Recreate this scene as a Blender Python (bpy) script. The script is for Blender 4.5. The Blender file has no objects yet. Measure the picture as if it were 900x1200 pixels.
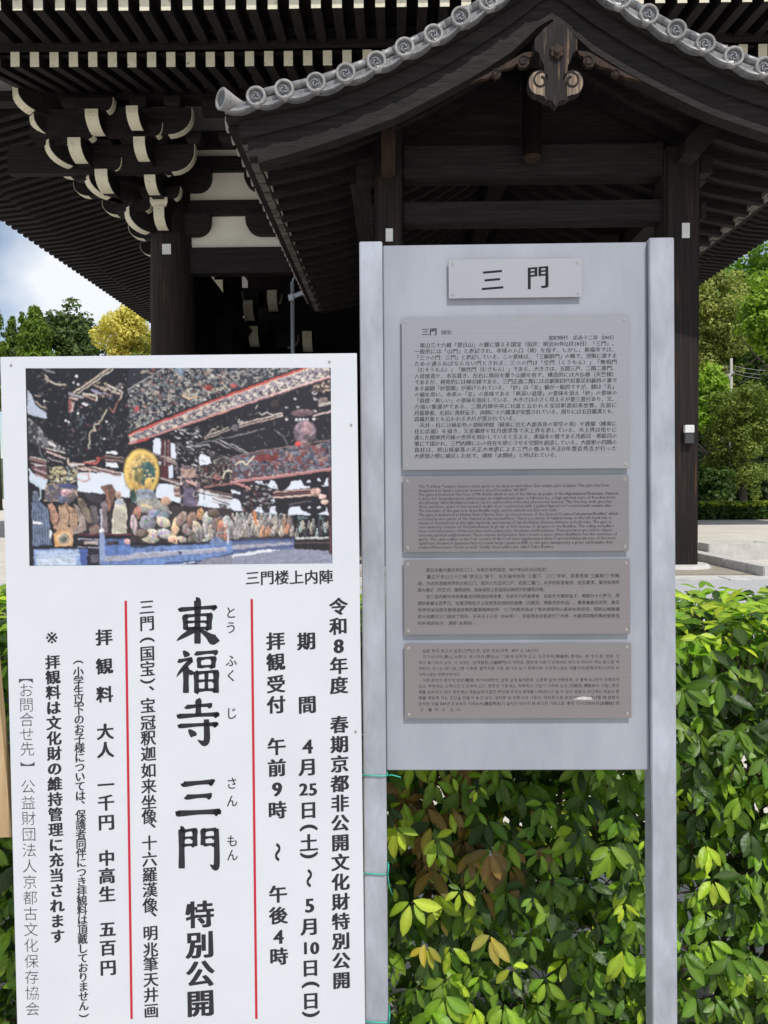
import bpy, bmesh, math, random
import numpy as np
from math import sin, cos, radians, pi, sqrt, atan2
from mathutils import Vector, Matrix

S = bpy.context.scene
COL = S.collection
rnd = random.Random(7)
RNG = np.random.default_rng(11)

# ------------------------------------------------------------------ camera
CAM = Vector((0.0, 0.0, 1.55))
PITCH, YAW, ROLL = radians(-1.587), radians(-0.773), radians(-0.35)
_fw = Vector((sin(YAW) * cos(PITCH), cos(YAW) * cos(PITCH), sin(PITCH)))
_r = Vector((cos(YAW), -sin(YAW), 0))
_u = _r.cross(_fw)
R2 = _r * cos(ROLL) + _u * sin(ROLL)
U2 = -_r * sin(ROLL) + _u * cos(ROLL)
cd = bpy.data.cameras.new('camera')
cam = bpy.data.objects.new('camera', cd)
COL.objects.link(cam)
cd.sensor_fit = 'VERTICAL'
cd.angle = 2 * math.atan(600 / 900.0)
cd.clip_start = 0.05
cd.clip_end = 3000
cam.matrix_world = Matrix(((R2.x, U2.x, -_fw.x, CAM.x), (R2.y, U2.y, -_fw.y, CAM.y), (R2.z, U2.z, -_fw.z, CAM.z), (0, 0, 0, 1)))
S.camera = cam

# ------------------------------------------------------------------ sky, sun, exposure
SUN = Vector((0.257, -0.45, 0.856)).normalized()
w = bpy.data.worlds.new('World')
S.world = w
w.use_nodes = True
nt = w.node_tree
nt.nodes.clear()
N = nt.nodes.new
out = N('ShaderNodeOutputWorld')
bg = N('ShaderNodeBackground')
bg.inputs['Strength'].default_value = 0.12
sky = N('ShaderNodeTexSky')
sky.sky_type = 'NISHITA'
sky.sun_disc = False
sky.sun_elevation = math.asin(SUN.z)
sky.sun_rotation = atan2(SUN.x, SUN.y)
sky.air_density = 1.0
sky.dust_density = 0.6
tc = N('ShaderNodeTexCoord')
mp = N('ShaderNodeMapping')
mp.inputs['Scale'].default_value = (1.0, 1.0, 1.5)
mp.inputs['Location'].default_value = (3.1, 0.3, 1.4)
no = N('ShaderNodeTexNoise')
no.inputs['Scale'].default_value = 2.6
no.inputs['Detail'].default_value = 9
no.inputs['Roughness'].default_value = 0.5
no.inputs['Distortion'].default_value = 0.3
rp = N('ShaderNodeValToRGB')
rp.color_ramp.elements[0].position = 0.44
rp.color_ramp.elements[1].position = 0.62
mx = N('ShaderNodeMix')
mx.data_type = 'RGBA'
mx.inputs['B'].default_value = (7.7, 8.0, 8.5, 1)
L = nt.links.new
L(tc.outputs['Generated'], mp.inputs['Vector'])
L(mp.outputs['Vector'], no.inputs['Vector'])
L(no.outputs['Fac'], rp.inputs['Fac'])
L(rp.outputs['Color'], mx.inputs['Factor'])
L(sky.outputs['Color'], mx.inputs['A'])
L(mx.outputs['Result'], bg.inputs['Color'])
L(bg.outputs['Background'], out.inputs['Surface'])
sl = bpy.data.lights.new('sun', 'SUN')
sl.energy = 3.8
sl.angle = radians(0.53)
sl.color = (1.0, 0.96, 0.9)
so = bpy.data.objects.new('sun', sl)
COL.objects.link(so)
so.rotation_euler = SUN.to_track_quat('Z', 'Y').to_euler()
so.location = (20, -30, 60)
S.view_settings.view_transform = 'Standard'
S.view_settings.look = 'None'
S.view_settings.exposure = 0.0
S.view_settings.gamma = 1.0
S.view_settings.use_curve_mapping = False

# ------------------------------------------------------------------ helpers
def ray(px, py):
    return _fw + R2 * ((px - 450) / 900.0) - U2 * ((py - 600) / 900.0)

def P(px, py, Y):
    """world point seen in direction px, py, on the upright plane at distance Y"""
    d = ray(px, py)
    return CAM + d * (Y / d.y)

def G(px, py, z):
    d = ray(px, py)
    return CAM + d * ((z - CAM.z) / d.z)

def tag(o, label=None, cat=None, group=None, kind=None):
    if label: o['label'] = label
    if cat: o['category'] = cat
    if group: o['group'] = group
    if kind: o['kind'] = kind
    return o

def empty(name, loc, label=None, cat=None, group=None, mat=None):
    o = bpy.data.objects.new(name, None)
    COL.objects.link(o)
    o.empty_display_size = 0.2
    if mat is not None:
        o.matrix_world = mat
        o['_org'] = (0.0, 0.0, 0.0)
    else:
        o.location = loc
        o['_org'] = tuple(loc)
    return tag(o, label, cat, group)

def link(name, me, parent=None, loc=(0, 0, 0), rot=None):
    o = bpy.data.objects.new(name, me)
    COL.objects.link(o)
    if parent is not None:
        o.parent = parent
        o['_org'] = tuple(parent.get('_org', (0, 0, 0)))
        og = Vector(parent.get('_org', (0, 0, 0)))
    else:
        og = Vector((0, 0, 0))
    o.location = Vector(loc) - (og if loc != (0, 0, 0) or True else og)
    if rot is not None:
        o.rotation_euler = rot
    return o

class MB:
    """collects shapes, then becomes one mesh object"""
    def __init__(s):
        s.v = []; s.f = []; s.m = []; s.sm = []
    def add(s, vs, fs, mi=0, smooth=False):
        b = len(s.v)
        s.v += [tuple(v) for v in vs]
        s.f += [tuple(i + b for i in f) for f in fs]
        s.m += [mi] * len(fs)
        s.sm += [smooth] * len(fs)
        return s
    def box(s, lo, hi, mi=0):
        x0, y0, z0 = lo; x1, y1, z1 = hi
        return s.add([(x0, y0, z0), (x1, y0, z0), (x1, y1, z0), (x0, y1, z0), (x0, y0, z1), (x1, y0, z1), (x1, y1, z1), (x0, y1, z1)],
                     [(0, 3, 2, 1), (4, 5, 6, 7), (0, 1, 5, 4), (1, 2, 6, 5), (2, 3, 7, 6), (3, 0, 4, 7)], mi)
    def bar(s, a, b, w_, h_, up=(0, 0, 1), mi=0):
        """box from a to b, width w_ across, height h_ along up"""
        a = Vector(a); b = Vector(b); d = (b - a).normalized(); up = Vector(up)
        sd = d.cross(up).normalized(); u_ = sd.cross(d).normalized()
        vs = []
        for p in (a, b):
            for i, j in ((-1, -1), (1, -1), (1, 1), (-1, 1)):
                vs.append(p + sd * (w_ / 2 * i) + u_ * (h_ / 2 * j))
        return s.add(vs, [(0, 3, 2, 1), (4, 5, 6, 7), (0, 1, 5, 4), (1, 2, 6, 5), (2, 3, 7, 6), (3, 0, 4, 7)][:6] if True else [], mi)
    def cyl(s, a, b, r0, r1=None, n=16, mi=0, cap=True, smooth=True):
        a = Vector(a); b = Vector(b); r1 = r0 if r1 is None else r1
        d = (b - a).normalized()
        t = Vector((1, 0, 0)) if abs(d.x) < 0.9 else Vector((0, 1, 0))
        x = d.cross(t).normalized(); y = d.cross(x)
        vs = []
        for p, r in ((a, r0), (b, r1)):
            for k in range(n):
                q = 2 * pi * k / n
                vs.append(p + (x * cos(q) + y * sin(q)) * r)
        s.add(vs, [(k, (k + 1) % n, n + (k + 1) % n, n + k) for k in range(n)], mi, smooth)
        if cap:
            s.add(vs, [tuple(range(n - 1, -1, -1)), tuple(range(n, 2 * n))], mi)
        return s
    def prism(s, poly, fn, t0, t1, mi=0, smooth=False, capmi=None):
        """2D outline poly, fn(a, b, t) -> point; extruded from t0 to t1"""
        n = len(poly)
        vs = [fn(a, b, t0) for a, b in poly] + [fn(a, b, t1) for a, b in poly]
        s.add(vs, [(k, (k + 1) % n, n + (k + 1) % n, n + k) for k in range(n)], mi, smooth)
        from mathutils.geometry import tessellate_polygon
        tri = tessellate_polygon([[Vector((a, b, 0)) for a, b in poly]])
        cm = mi if capmi is None else capmi
        s.add(vs, [tuple(t) for t in tri], cm)
        s.add(vs, [tuple(n + i for i in reversed(t)) for t in tri], cm)
        return s
    def tube(s, pts, r, n=8, mi=0, cap=True):
        pts = [Vector(p) for p in pts]
        rs = r if isinstance(r, (list, tuple)) else [r] * len(pts)
        vs = []
        d0 = (pts[1] - pts[0]).normalized()
        t = Vector((0, 0, 1)) if abs(d0.z) < 0.9 else Vector((1, 0, 0))
        x = d0.cross(t).normalized()
        for i, p in enumerate(pts):
            d = (pts[min(i + 1, len(pts) - 1)] - pts[max(i - 1, 0)]).normalized()
            x = (x - d * x.dot(d)).normalized(); y = d.cross(x)
            for k in range(n):
                q = 2 * pi * k / n
                vs.append(p + (x * cos(q) + y * sin(q)) * rs[i])
        fs = []
        for i in range(len(pts) - 1):
            for k in range(n):
                fs.append((i * n + k, i * n + (k + 1) % n, (i + 1) * n + (k + 1) % n, (i + 1) * n + k))
        s.add(vs, fs, mi, True)
        if cap:
            e = (len(pts) - 1) * n
            s.add(vs, [tuple(range(n - 1, -1, -1)), tuple(range(e, e + n))], mi)
        return s
    def mesh(s, name, mats, org=(0, 0, 0)):
        me = bpy.data.meshes.new(name)
        ox, oy, oz = org
        me.from_pydata([(x - ox, y - oy, z - oz) for x, y, z in s.v], [], s.f)
        for m in (mats if isinstance(mats, (list, tuple)) else [mats]):
            me.materials.append(m)
        me.polygons.foreach_set('material_index', s.m)
        me.polygons.foreach_set('use_smooth', s.sm)
        bm = bmesh.new(); bm.from_mesh(me)
        bmesh.ops.remove_doubles(bm, verts=bm.verts, dist=1e-6)
        bmesh.ops.recalc_face_normals(bm, faces=bm.faces)
        bm.to_mesh(me); bm.free()
        return me
    def build(s, name, mats, parent=None, bevel=0, **kw):
        og = tuple(parent.get('_org', (0, 0, 0))) if parent is not None else (0, 0, 0)
        me = s.mesh(name, mats, og)
        if bevel:
            bm = bmesh.new(); bm.from_mesh(me)
            bmesh.ops.bevel(bm, geom=list(bm.edges), offset=bevel, segments=2, affect='EDGES', clamp_overlap=True)
            bm.to_mesh(me); bm.free()
        o = bpy.data.objects.new(name, me)
        COL.objects.link(o)
        if parent is not None:
            o.parent = parent
            o['_org'] = og
        return tag(o, **kw)

def place(name, me, parent, loc, rot=(0, 0, 0), scale=None):
    """another piece of an alike part: shares mesh data"""
    o = bpy.data.objects.new(name, me)
    COL.objects.link(o)
    og = Vector(parent.get('_org', (0, 0, 0)))
    o.parent = parent
    o['_org'] = tuple(og)
    o.location = Vector(loc) - og
    o.rotation_euler = rot
    if scale: o.scale = scale
    return o

# ------------------------------------------------------------------ materials
MATS = {}
def mat(name, col, rough=0.7, metal=0.0, spec=0.5, noise=None, bump=None, grain=None, cols=None, coord='Object', trans=0.0, attr=False, aniso=0.0):
    """noise=(scale, amount) tone variation, grain=axis stretch vector, bump=(scale, strength)"""
    m = bpy.data.materials.new(name)
    m.use_nodes = True
    t = m.node_tree; n = t.nodes; l = t.links.new
    b = n['Principled BSDF']
    b.inputs['Base Color'].default_value = (*col, 1)
    b.inputs['Roughness'].default_value = rough
    b.inputs['Metallic'].default_value = metal
    b.inputs['Specular IOR Level'].default_value = spec
    if aniso: b.inputs['Anisotropic'].default_value = aniso
    co = n.new('ShaderNodeTexCoord')
    mpp = n.new('ShaderNodeMapping')
    oi = n.new('ShaderNodeObjectInfo')          # every piece gets its own patch of the grain
    ad = n.new('ShaderNodeVectorMath'); ad.operation = 'MULTIPLY_ADD'
    ad.inputs[1].default_value = (13.0, 7.0, 9.0)
    l(oi.outputs['Random'], ad.inputs[0]); l(co.outputs[coord], ad.inputs[2])
    l(ad.outputs['Vector'], mpp.inputs['Vector'])
    if grain: mpp.inputs['Scale'].default_value = grain
    src = None
    if attr:
        at = n.new('ShaderNodeVertexColor'); at.layer_name = 'tint'
        src = at.outputs['Color']
    if noise:
        nz = n.new('ShaderNodeTexNoise')
        nz.inputs['Scale'].default_value = noise[0]; nz.inputs['Detail'].default_value = 6
        nz.inputs['Roughness'].default_value = 0.65
        l(mpp.outputs['Vector'], nz.inputs['Vector'])
        cr = n.new('ShaderNodeValToRGB')
        cr.color_ramp.elements[0].position = 0.3; cr.color_ramp.elements[1].position = 0.7
        a = noise[1]
        if cols:
            cr.color_ramp.elements[0].color = (*cols[0], 1); cr.color_ramp.elements[1].color = (*cols[1], 1)
            for pos, c in cols[2:]:
                e = cr.color_ramp.elements.new(pos); e.color = (*c, 1)
        else:
            cr.color_ramp.elements[0].color = (1 - a, 1 - a, 1 - a, 1); cr.color_ramp.elements[1].color = (1 + a, 1 + a, 1 + a, 1)
        l(nz.outputs['Fac'], cr.inputs['Fac'])
        if cols and not attr:
            src = cr.outputs['Color']
        else:
            mm = n.new('ShaderNodeMix'); mm.data_type = 'RGBA'; mm.blend_type = 'MULTIPLY'
            mm.inputs['Factor'].default_value = 1
            if src is None: mm.inputs['A'].default_value = (*col, 1)
            else: l(src, mm.inputs['A'])
            l(cr.outputs['Color'], mm.inputs['B'])
            src = mm.outputs['Result']
    if src is not None: l(src, b.inputs['Base Color'])
    if bump:
        nb = n.new('ShaderNodeTexNoise')
        nb.inputs['Scale'].default_value = bump[0]; nb.inputs['Detail'].default_value = 8
        l(mpp.outputs['Vector'], nb.inputs['Vector'])
        bp = n.new('ShaderNodeBump'); bp.inputs['Strength'].default_value = bump[1]; bp.inputs['Distance'].default_value = 0.02
        l(nb.outputs['Fac'], bp.inputs['Height'])
        l(bp.outputs['Normal'], b.inputs['Normal'])
    if trans:
        tr = n.new('ShaderNodeBsdfTranslucent')
        ms = n.new('ShaderNodeMixShader'); ms.inputs['Fac'].default_value = trans
        if src is not None:
            g = n.new('ShaderNodeMix'); g.data_type = 'RGBA'; g.blend_type = 'MULTIPLY'; g.inputs['Factor'].default_value = 1
            l(src, g.inputs['A']); g.inputs['B'].default_value = (1.5, 1.9, 0.7, 1)
            l(g.outputs['Result'], tr.inputs['Color'])
        else: tr.inputs['Color'].default_value = (*col, 1)
        l(b.outputs['BSDF'], ms.inputs[1]); l(tr.outputs['BSDF'], ms.inputs[2])
        l(ms.outputs['Shader'], n['Material Output'].inputs['Surface'])
    MATS[name] = m
    return m

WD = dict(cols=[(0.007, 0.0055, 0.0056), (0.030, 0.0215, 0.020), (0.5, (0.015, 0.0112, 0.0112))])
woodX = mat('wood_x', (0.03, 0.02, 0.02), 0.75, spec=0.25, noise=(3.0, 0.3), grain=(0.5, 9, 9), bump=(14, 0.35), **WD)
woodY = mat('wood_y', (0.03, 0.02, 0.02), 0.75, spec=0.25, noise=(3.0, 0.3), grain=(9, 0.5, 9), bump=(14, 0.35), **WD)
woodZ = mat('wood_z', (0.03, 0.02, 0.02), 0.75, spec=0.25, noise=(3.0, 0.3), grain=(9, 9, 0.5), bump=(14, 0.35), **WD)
colwood = mat('column_wood', (0.05, 0.03, 0.02), 0.7, spec=0.25, noise=(2.6, 0.3), grain=(9, 9, 0.35), bump=(10, 0.5),
              cols=[(0.008, 0.006, 0.0055), (0.12, 0.055, 0.028), (0.5, (0.016, 0.0115, 0.010)), (0.62, (0.034, 0.020, 0.0145))])
brownwood = mat('brown_wood', (0.08, 0.045, 0.03), 0.7, spec=0.2, noise=(3, 0.3), grain=(8, 8, 0.6), bump=(12, 0.4),
                cols=[(0.018, 0.011, 0.009), (0.06, 0.034, 0.022)])
pendantwood = mat('weathered_wood', (0.2, 0.14, 0.1), 0.8, spec=0.2, noise=(4, 0.3), grain=(6, 6, 0.35), bump=(12, 0.6),
                  cols=[(0.014, 0.011, 0.011), (0.22, 0.15, 0.10), (0.56, (0.026, 0.021, 0.02))])
white = mat('cream_end_paint', (0.74, 0.68, 0.52), 0.8, noise=(9, 0.12), cols=[(0.6, 0.54, 0.4), (0.2, 0.16, 0.12), (0.5, (0.74, 0.69, 0.54)), (0.63, (0.66, 0.6, 0.46))])
plaster = mat('white_plaster', (0.78, 0.76, 0.68), 0.85, noise=(1.5, 0.06), cols=[(0.74, 0.69, 0.58), (0.84, 0.80, 0.70)])
tile = mat('grey_tile', (0.3, 0.3, 0.31), 0.42, spec=0.6, noise=(14, 0.2), cols=[(0.10, 0.10, 0.105), (0.24, 0.24, 0.245)], bump=(40, 0.2))
tiledark = mat('grey_tile_dark', (0.1, 0.1, 0.11), 0.5, noise=(20, 0.2), cols=[(0.07, 0.074, 0.085), (0.14, 0.145, 0.16)])
tilerim = mat('pale_tile_rim', (0.4, 0.38, 0.35), 0.6, noise=(20, 0.15), cols=[(0.19, 0.185, 0.18), (0.33, 0.32, 0.305)])
tilebrown = mat('brown_tile_rim', (0.2, 0.17, 0.14), 0.55, noise=(16, 0.15), cols=[(0.16, 0.14, 0.125), (0.36, 0.32, 0.28)])
stone = mat('pale_stone', (0.5, 0.48, 0.44), 0.85, noise=(6, 0.15), cols=[(0.42, 0.405, 0.38), (0.64, 0.62, 0.58)], bump=(60, 0.3))
lobewood = mat('bleached_wood', (0.3, 0.22, 0.16), 0.8, spec=0.2, noise=(4, 0.3), grain=(7, 7, 0.4), bump=(12, 0.6), cols=[(0.06, 0.045, 0.038), (0.5, 0.37, 0.26), (0.5, (0.2, 0.15, 0.115))])
crestgrey = mat('crest_grey', (0.2, 0.2, 0.21), 0.55, noise=(20, 0.15), cols=[(0.15, 0.152, 0.16), (0.26, 0.26, 0.265)])

# ------------------------------------------------------------------ ground
sand = mat('pale_sand', (0.5, 0.46, 0.39), 0.95, noise=(1.2, 0.15), cols=[(0.52, 0.485, 0.42), (0.66, 0.62, 0.55)], bump=(120, 0.4))
gravel = mat('grey_gravel', (0.3, 0.3, 0.31), 0.95, noise=(60, 0.3), cols=[(0.34, 0.34, 0.345), (0.6, 0.6, 0.61)], bump=(90, 0.8))
browns = mat('brown_sand', (0.3, 0.26, 0.2), 0.95, noise=(9, 0.2), cols=[(0.24, 0.205, 0.16), (0.4, 0.36, 0.29)], bump=(120, 0.5))
def strip(name, x0, x1, ys, zs, m_, nx=1, **kw):
    m = MB(); vs = []
    for y, z in zip(ys, zs):
        for i in range(nx + 1): vs.append((x0 + (x1 - x0) * i / nx, y, z))
    k = nx + 1
    m.add(vs, [(j * k + i, j * k + i + 1, (j + 1) * k + i + 1, (j + 1) * k + i) for j in range(len(ys) - 1) for i in range(nx)])
    return m.build(name, m_, None, **kw)
ys = [-600, -8, 3.6, 4.6, 6.0, 7.0, 60, 900]
zs = [-0.35, -0.35, -0.35, -0.1, 0.32, 0.5, 0.5, 0.5]
strip('ground', -900, 900, ys, zs, sand, kind='structure')
strip('path', -40, 40, [4.7, 6.0, 7.0, 8.75], [-0.065, 0.326, 0.506, 0.506], gravel, kind='structure')
strip('porch_floor', -3.4, 4.38, [9.35, 18.0], [0.505, 0.505], browns, kind='structure')
# flush kerb between the grey path and the porch ground: one stone after another
kerb = empty('stone_edging', (0, 9, 0.5)); kerb['kind'] = 'structure'
x = -9.0; i = 0
while x < 14:
    ln = rnd.uniform(0.9, 1.2)
    m = MB(); m.box((x, 8.76, 0.40), (x + ln - 0.012, 9.12, 0.516)); m.build('kerb_stone', stone, kerb, bevel=0.008)
    x += ln
# raised kerb running back beside the porch, and low terrace of cut stone
kerb2 = empty('raised_kerb', (4.5, 11, 0.5)); kerb2['kind'] = 'structure'
y = 9.15
while y < 18:
    ln = rnd.uniform(1.0, 1.4)
    m = MB(); m.box((4.38, y, 0.42), (4.60, y + ln - 0.01, 0.62)); m.build('kerb_stone', stone, kerb2, bevel=0.01)
    y += ln
ter = empty('stone_terrace', (8, 12, 0.5)); ter['kind'] = 'structure'
x = 4.62
for ln, dy in ((0.92, 0), (1.25, 0.05), (1.3, 0.05), (1.2, 0.05), (1.3, 0.05), (1.3, 0.05), (1.2, 0.05), (1.3, 0.05)):
    m = MB(); m.box((x, 11.35 + dy * 4, 0.42), (x + ln - 0.012, 11.75 + dy * 4, 0.735)); m.build('edge_stone', stone, ter, bevel=0.012)
    x += ln
m = MB(); m.box((4.62, 11.97, 0.4), (40, 22.0, 0.715)); m.build('terrace_floor', sand, ter)

# ------------------------------------------------------------------ the main gate
Y0 = 18.5
gx = lambda px, Y: (px - 462) / 900.0 * Y
XL, XR = P(203, 400, Y0).x, 5.9
XM = (XL + XR) / 2
GZ = 0.5
gate = empty('temple_gate', (XM, Y0, GZ), 'huge dark wooden temple gate with white painted rafter ends, filling the background above the signs', 'temple gate')

def curve_end(L_, h, c, d, n=7):
    """side outline of a bracket arm: along 0..L_, up 0..h, lower front corner scooped"""
    pts = [(0, h), (0, 0)]
    for k in range(n + 1):
        q = pi / 2 * k / n
        pts.append((L_ - c + c * sin(q), d - d * cos(q)))
    pts.append((L_, h))
    return pts

def arm(o, d, L_, zb, h=0.42, w_=0.28, cap=True, c=0.5, dd=0.3, start=0.0, parent=None, block=True):
    """bracket arm from o along unit d (plan), with white painted end"""
    o = Vector((o[0], o[1], zb)); d = Vector((d[0], d[1], 0)).normalized(); s = Vector((-d.y, d.x, 0))
    m = MB()
    pts = curve_end(L_ - start, h, c, dd)
    m.prism(pts, lambda a, b, t: o + d * (a + start) + Vector((0, 0, b)) + s * t, -w_ / 2, w_ / 2)
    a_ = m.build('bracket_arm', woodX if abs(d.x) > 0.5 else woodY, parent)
    if cap:
        e = MB()
        pp = pts[2:]
        vs = []; fs = []
        for i, (a, b) in enumerate(pp):
            # outward offset
            i0, i1 = max(i - 1, 0), min(i + 1, len(pp) - 1)
            tx, tz = pp[i1][0] - pp[i0][0], pp[i1][1] - pp[i0][1]
            ln = sqrt(tx * tx + tz * tz); nx, nz = tz / ln, -tx / ln
            for off in (0.002, 0.012):
                for sg in (-1, 1):
                    vs.append(o + d * (a + start + nx * off) + Vector((0, 0, b + nz * off)) + s * (w_ / 2 - 0.004) * sg)
        for i in range(len(pp) - 1):
            q = i * 4
            fs += [(q + 2, q + 3, q + 7, q + 6), (q, q + 2, q + 6, q + 4), (q + 1, q + 5, q + 7, q + 3)]
        e.add(vs, fs)
        e.build('painted_end', white, parent if parent is None else a_)
    return a_

def masu(c, w_, h, dirx=(1, 0), parent=None, painted=False):
    """bearing block: square block, scooped below"""
    m = MB(); x, y, z = c
    pr = [(1.0, h), (1.0, h * 0.5), (0.93, h * 0.3), (0.75, 0.0)]
    vs = []
    a = atan2(dirx[1], dirx[0])
    for k, zz in pr:
        for sx, sy in ((-1, -1), (1, -1), (1, 1), (-1, 1)):
            lx, ly = sx * w_ / 2 * k, sy * w_ / 2 * k
            vs.append((x + lx * cos(a) - ly * sin(a), y + lx * sin(a) + ly * cos(a), z + zz))
    fs = [(0, 1, 2, 3)]
    mi = [0]
    for r in range(3):
        for k in range(4):
            fs.append((r * 4 + k, r * 4 + (k + 1) % 4, (r + 1) * 4 + (k + 1) % 4, (r + 1) * 4 + k))
            mi.append(1 if (painted and k == 0) else 0)
    fs.append((12, 15, 14, 13)); mi.append(0)
    for f, i in zip(fs, mi): m.add(vs, [f], i)
    return m.build('bearing_block', [woodX, white], parent)

TIERS = [(7.6, 1.0), (8.17, 1.62), (8.62, 2.3), (9.08, 2.72)]
TH = [0.42, 0.3, 0.36, 0.33]
def column(x, y, ztop=9.6, r=0.52, parent=None):
    m = MB()
    m.cyl((x, y, GZ + 0.18), (x, y, 6.2), r, r * 0.99, 28, cap=False)
    m.cyl((x, y, 6.2), (x, y, ztop), r * 0.99, r * 0.86, 28)
    c = m.build('column', colwood, parent)
    b = MB(); b.cyl((x, y, GZ - 0.05), (x, y, GZ + 0.2), r * 1.45, r * 1.2, 28)
    b.build('base_stone', stone, c)
    return c

def cross_arms(x, y, z, d, parent, half=0.46):
    for s_ in (1, -1):
        v = (s_, 0)
        arm((x, y), v, half, z, h=0.27, w_=0.18, parent=parent, c=0.14, dd=0.22, cap=s_ > 0)

def bracket_cluster(x, y, diag=(-1, -1), sides=((0, -1),), lateral=((1, 0), (-1, 0)), parent=None, tiers=TIERS):
    for k, (zb, L_) in enumerate(tiers):
        for d in sides:
            arm((x, y), d, L_, zb, h=TH[k], w_=0.25, c=0.34, dd=0.26, parent=parent, start=0.3)
            if k < 3: cross_arms(x + d[0] * (L_ - 0.18), y + d[1] * (L_ - 0.18), zb + TH[k] + 0.06 + (0.14 if k == 0 else 0), d, parent)
            if k == 0: masu((x + d[0] * (L_ - 0.19), y + d[1] * (L_ - 0.19), zb + 0.42), 0.4, 0.2, parent=parent, painted=True)
            elif k < 3: masu((x + d[0] * (L_ - 0.19), y + d[1] * (L_ - 0.19), zb + TH[k]), 0.36, 0.055, parent=parent)
        if diag:
            dv = Vector((diag[0], diag[1], 0)).normalized()
            LD = [1.12, 2.05, 2.9, 3.2][k]
            arm((x, y), dv, LD, zb, h=TH[k] + 0.06, w_=0.23, parent=parent, start=0.3, c=0.5, dd=0.34)
            if k < 3: cross_arms(x + dv.x * (LD - 0.14), y + dv.y * (LD - 0.14), zb + TH[k] - 0.02, (0, -1), parent)
            if k == 3:
                arm((x, y), dv, 3.52, 9.52, h=0.5, w_=0.3, parent=parent, start=0.3, c=0.45, dd=0.3)
                masu((x + dv.x * 3.3, y + dv.y * 3.3, 10.02), 0.42, 0.2, dirx=(dv.y, -dv.x), parent=parent, painted=True)
            masu((x + dv.x * (LD - 0.2), y + dv.y * (LD - 0.2), zb + TH[k] + 0.06), 0.4, 0.2 if k == 0 else 0.04, dirx=(dv.y, -dv.x), parent=parent, painted=True)

# columns: corner, mid, far corner; further rows inside
cols_xy = [(XL, Y0), (XM, Y0), (XR, Y0)]
for yy in (24.6, 31.0):
    cols_xy += [(XL, yy), (XM, yy), (XR, yy)]
for x, y in cols_xy: column(x, y, parent=gate)

bracket_cluster(XL, Y0, parent=gate)
bracket_cluster((XL + XM) / 2, Y0, diag=None, parent=gate)
for px_, zb_, yb_, ll in ((87, 8.62, 17.35, 1.15), (118, 8.17, 17.7, 1.0), (108, 9.08, 17.3, 1.35)):
    xx = P(px_, 176, yb_ - ll).x
    arm((xx, yb_), (0, -1), ll, zb_, h=0.36, c=0.4, dd=0.28, parent=gate)
    cross_arms(xx, yb_ - ll + 0.2, zb_ + 0.38, (0, -1), gate, 0.4)
# arms running to the left of the corner column and left row of brackets along the far side
for yy, st in ((Y0, 0.3), (24.6, 0.3), (31.0, 0.3)):
    for zb, L_ in TIERS:
        arm((XL, yy), (-1, 0), L_, zb, h=0.34, w_=0.2, c=0.36, dd=0.26, parent=gate, start=st)
# arms in the wall plane, showing as scooped dark lobes over the plaster
for xc in (XL, (XL + XM) / 2, XM):
    for sgn in (1, -1):
        if xc == XL and sgn == -1: continue
        for zb, L_, hh in ((7.62, 0.98, 0.5), (8.66, 1.0, 0.5)):
            arm((xc, Y0 - 0.12), (sgn, 0), L_, zb, h=hh, w_=0.3, cap=False, c=0.34, dd=0.34, parent=gate, start=0.0)
            t_ = MB(); ex = xc + sgn * (L_ - 0.14)
            t_.box((ex - 0.02, Y0 - 0.28, zb + hh - 0.06), (ex + 0.02, Y0 - 0.26, zb + hh + 0.12))
            t_.build('bracket_fin', woodZ, gate)
# long horizontal members, left end runs past the corner, right end scooped and painted
def longbeam(y, z0, z1, x0, x1, w_=0.3):
    m = MB(); m.box((x0, y - w_ / 2, z0), (x1, y + w_ / 2, z1)); return m.build('beam', woodX, gate)
def hooked(y, zb, h, x0, x1):
    L_ = x1 - x0
    return arm((x0, y), (1, 0), L_, zb, h=h, w_=0.19, c=0.5, dd=h * 0.74, parent=gate, block=False)
hooked(16.95, 8.52, 0.6, XL - 3.1, P(229, 185, 16.95).x)
hooked(16.42, 9.08, 0.55, XL - 2.35, P(226, 140, 16.42).x)
for k in range(7):
    xx = XL - 2.2 + k * 0.72
    if k < 5: masu((xx, 16.42, 9.635), 0.36, 0.2, parent=gate, painted=False)
    if k < 6: masu((xx + 0.3, 16.95, 9.125), 0.34, 0.2, parent=gate, painted=False)
# main purlin under the rafters
longbeam(16.62, P(250, 120, 16.62).z, P(250, 92, 16.62).z, XL - 4.9, 12.6, 0.3)
longbeam(16.45, P(250, 134, 16.45).z - 0.02, P(250, 120, 16.45).z - 0.004, -4.0, 12.6, 0.26)
# wall plane: beams with plaster between them
WX0, WX1 = XL, XR
def wz(py): return P(280, py, Y0).z
levels = [('b', 322, 292), ('p', 292, 254), ('b', 254, 237), ('p', 237, 203), ('b', 203, 186), ('p', 186, 176), ('b', 176, 158), ('p', 158, 120)]
for kind, y1, y0 in levels:
    z0, z1 = wz(y1), wz(y0)
    m = MB()
    for xa, xb in ((XL, (XL + XM) / 2), ((XL + XM) / 2, XM), (XM, XR)):
        if kind == 'b':
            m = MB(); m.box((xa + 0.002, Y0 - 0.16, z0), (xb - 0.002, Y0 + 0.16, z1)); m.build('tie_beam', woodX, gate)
        else:
            if y0 == 120: continue
            m = MB(); m.box((xa + 0.002, Y0 - 0.03, z0 + 0.002), (xb - 0.002, Y0 + 0.05, z1 - 0.002)); m.build('plaster_panel', plaster, gate)
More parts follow.
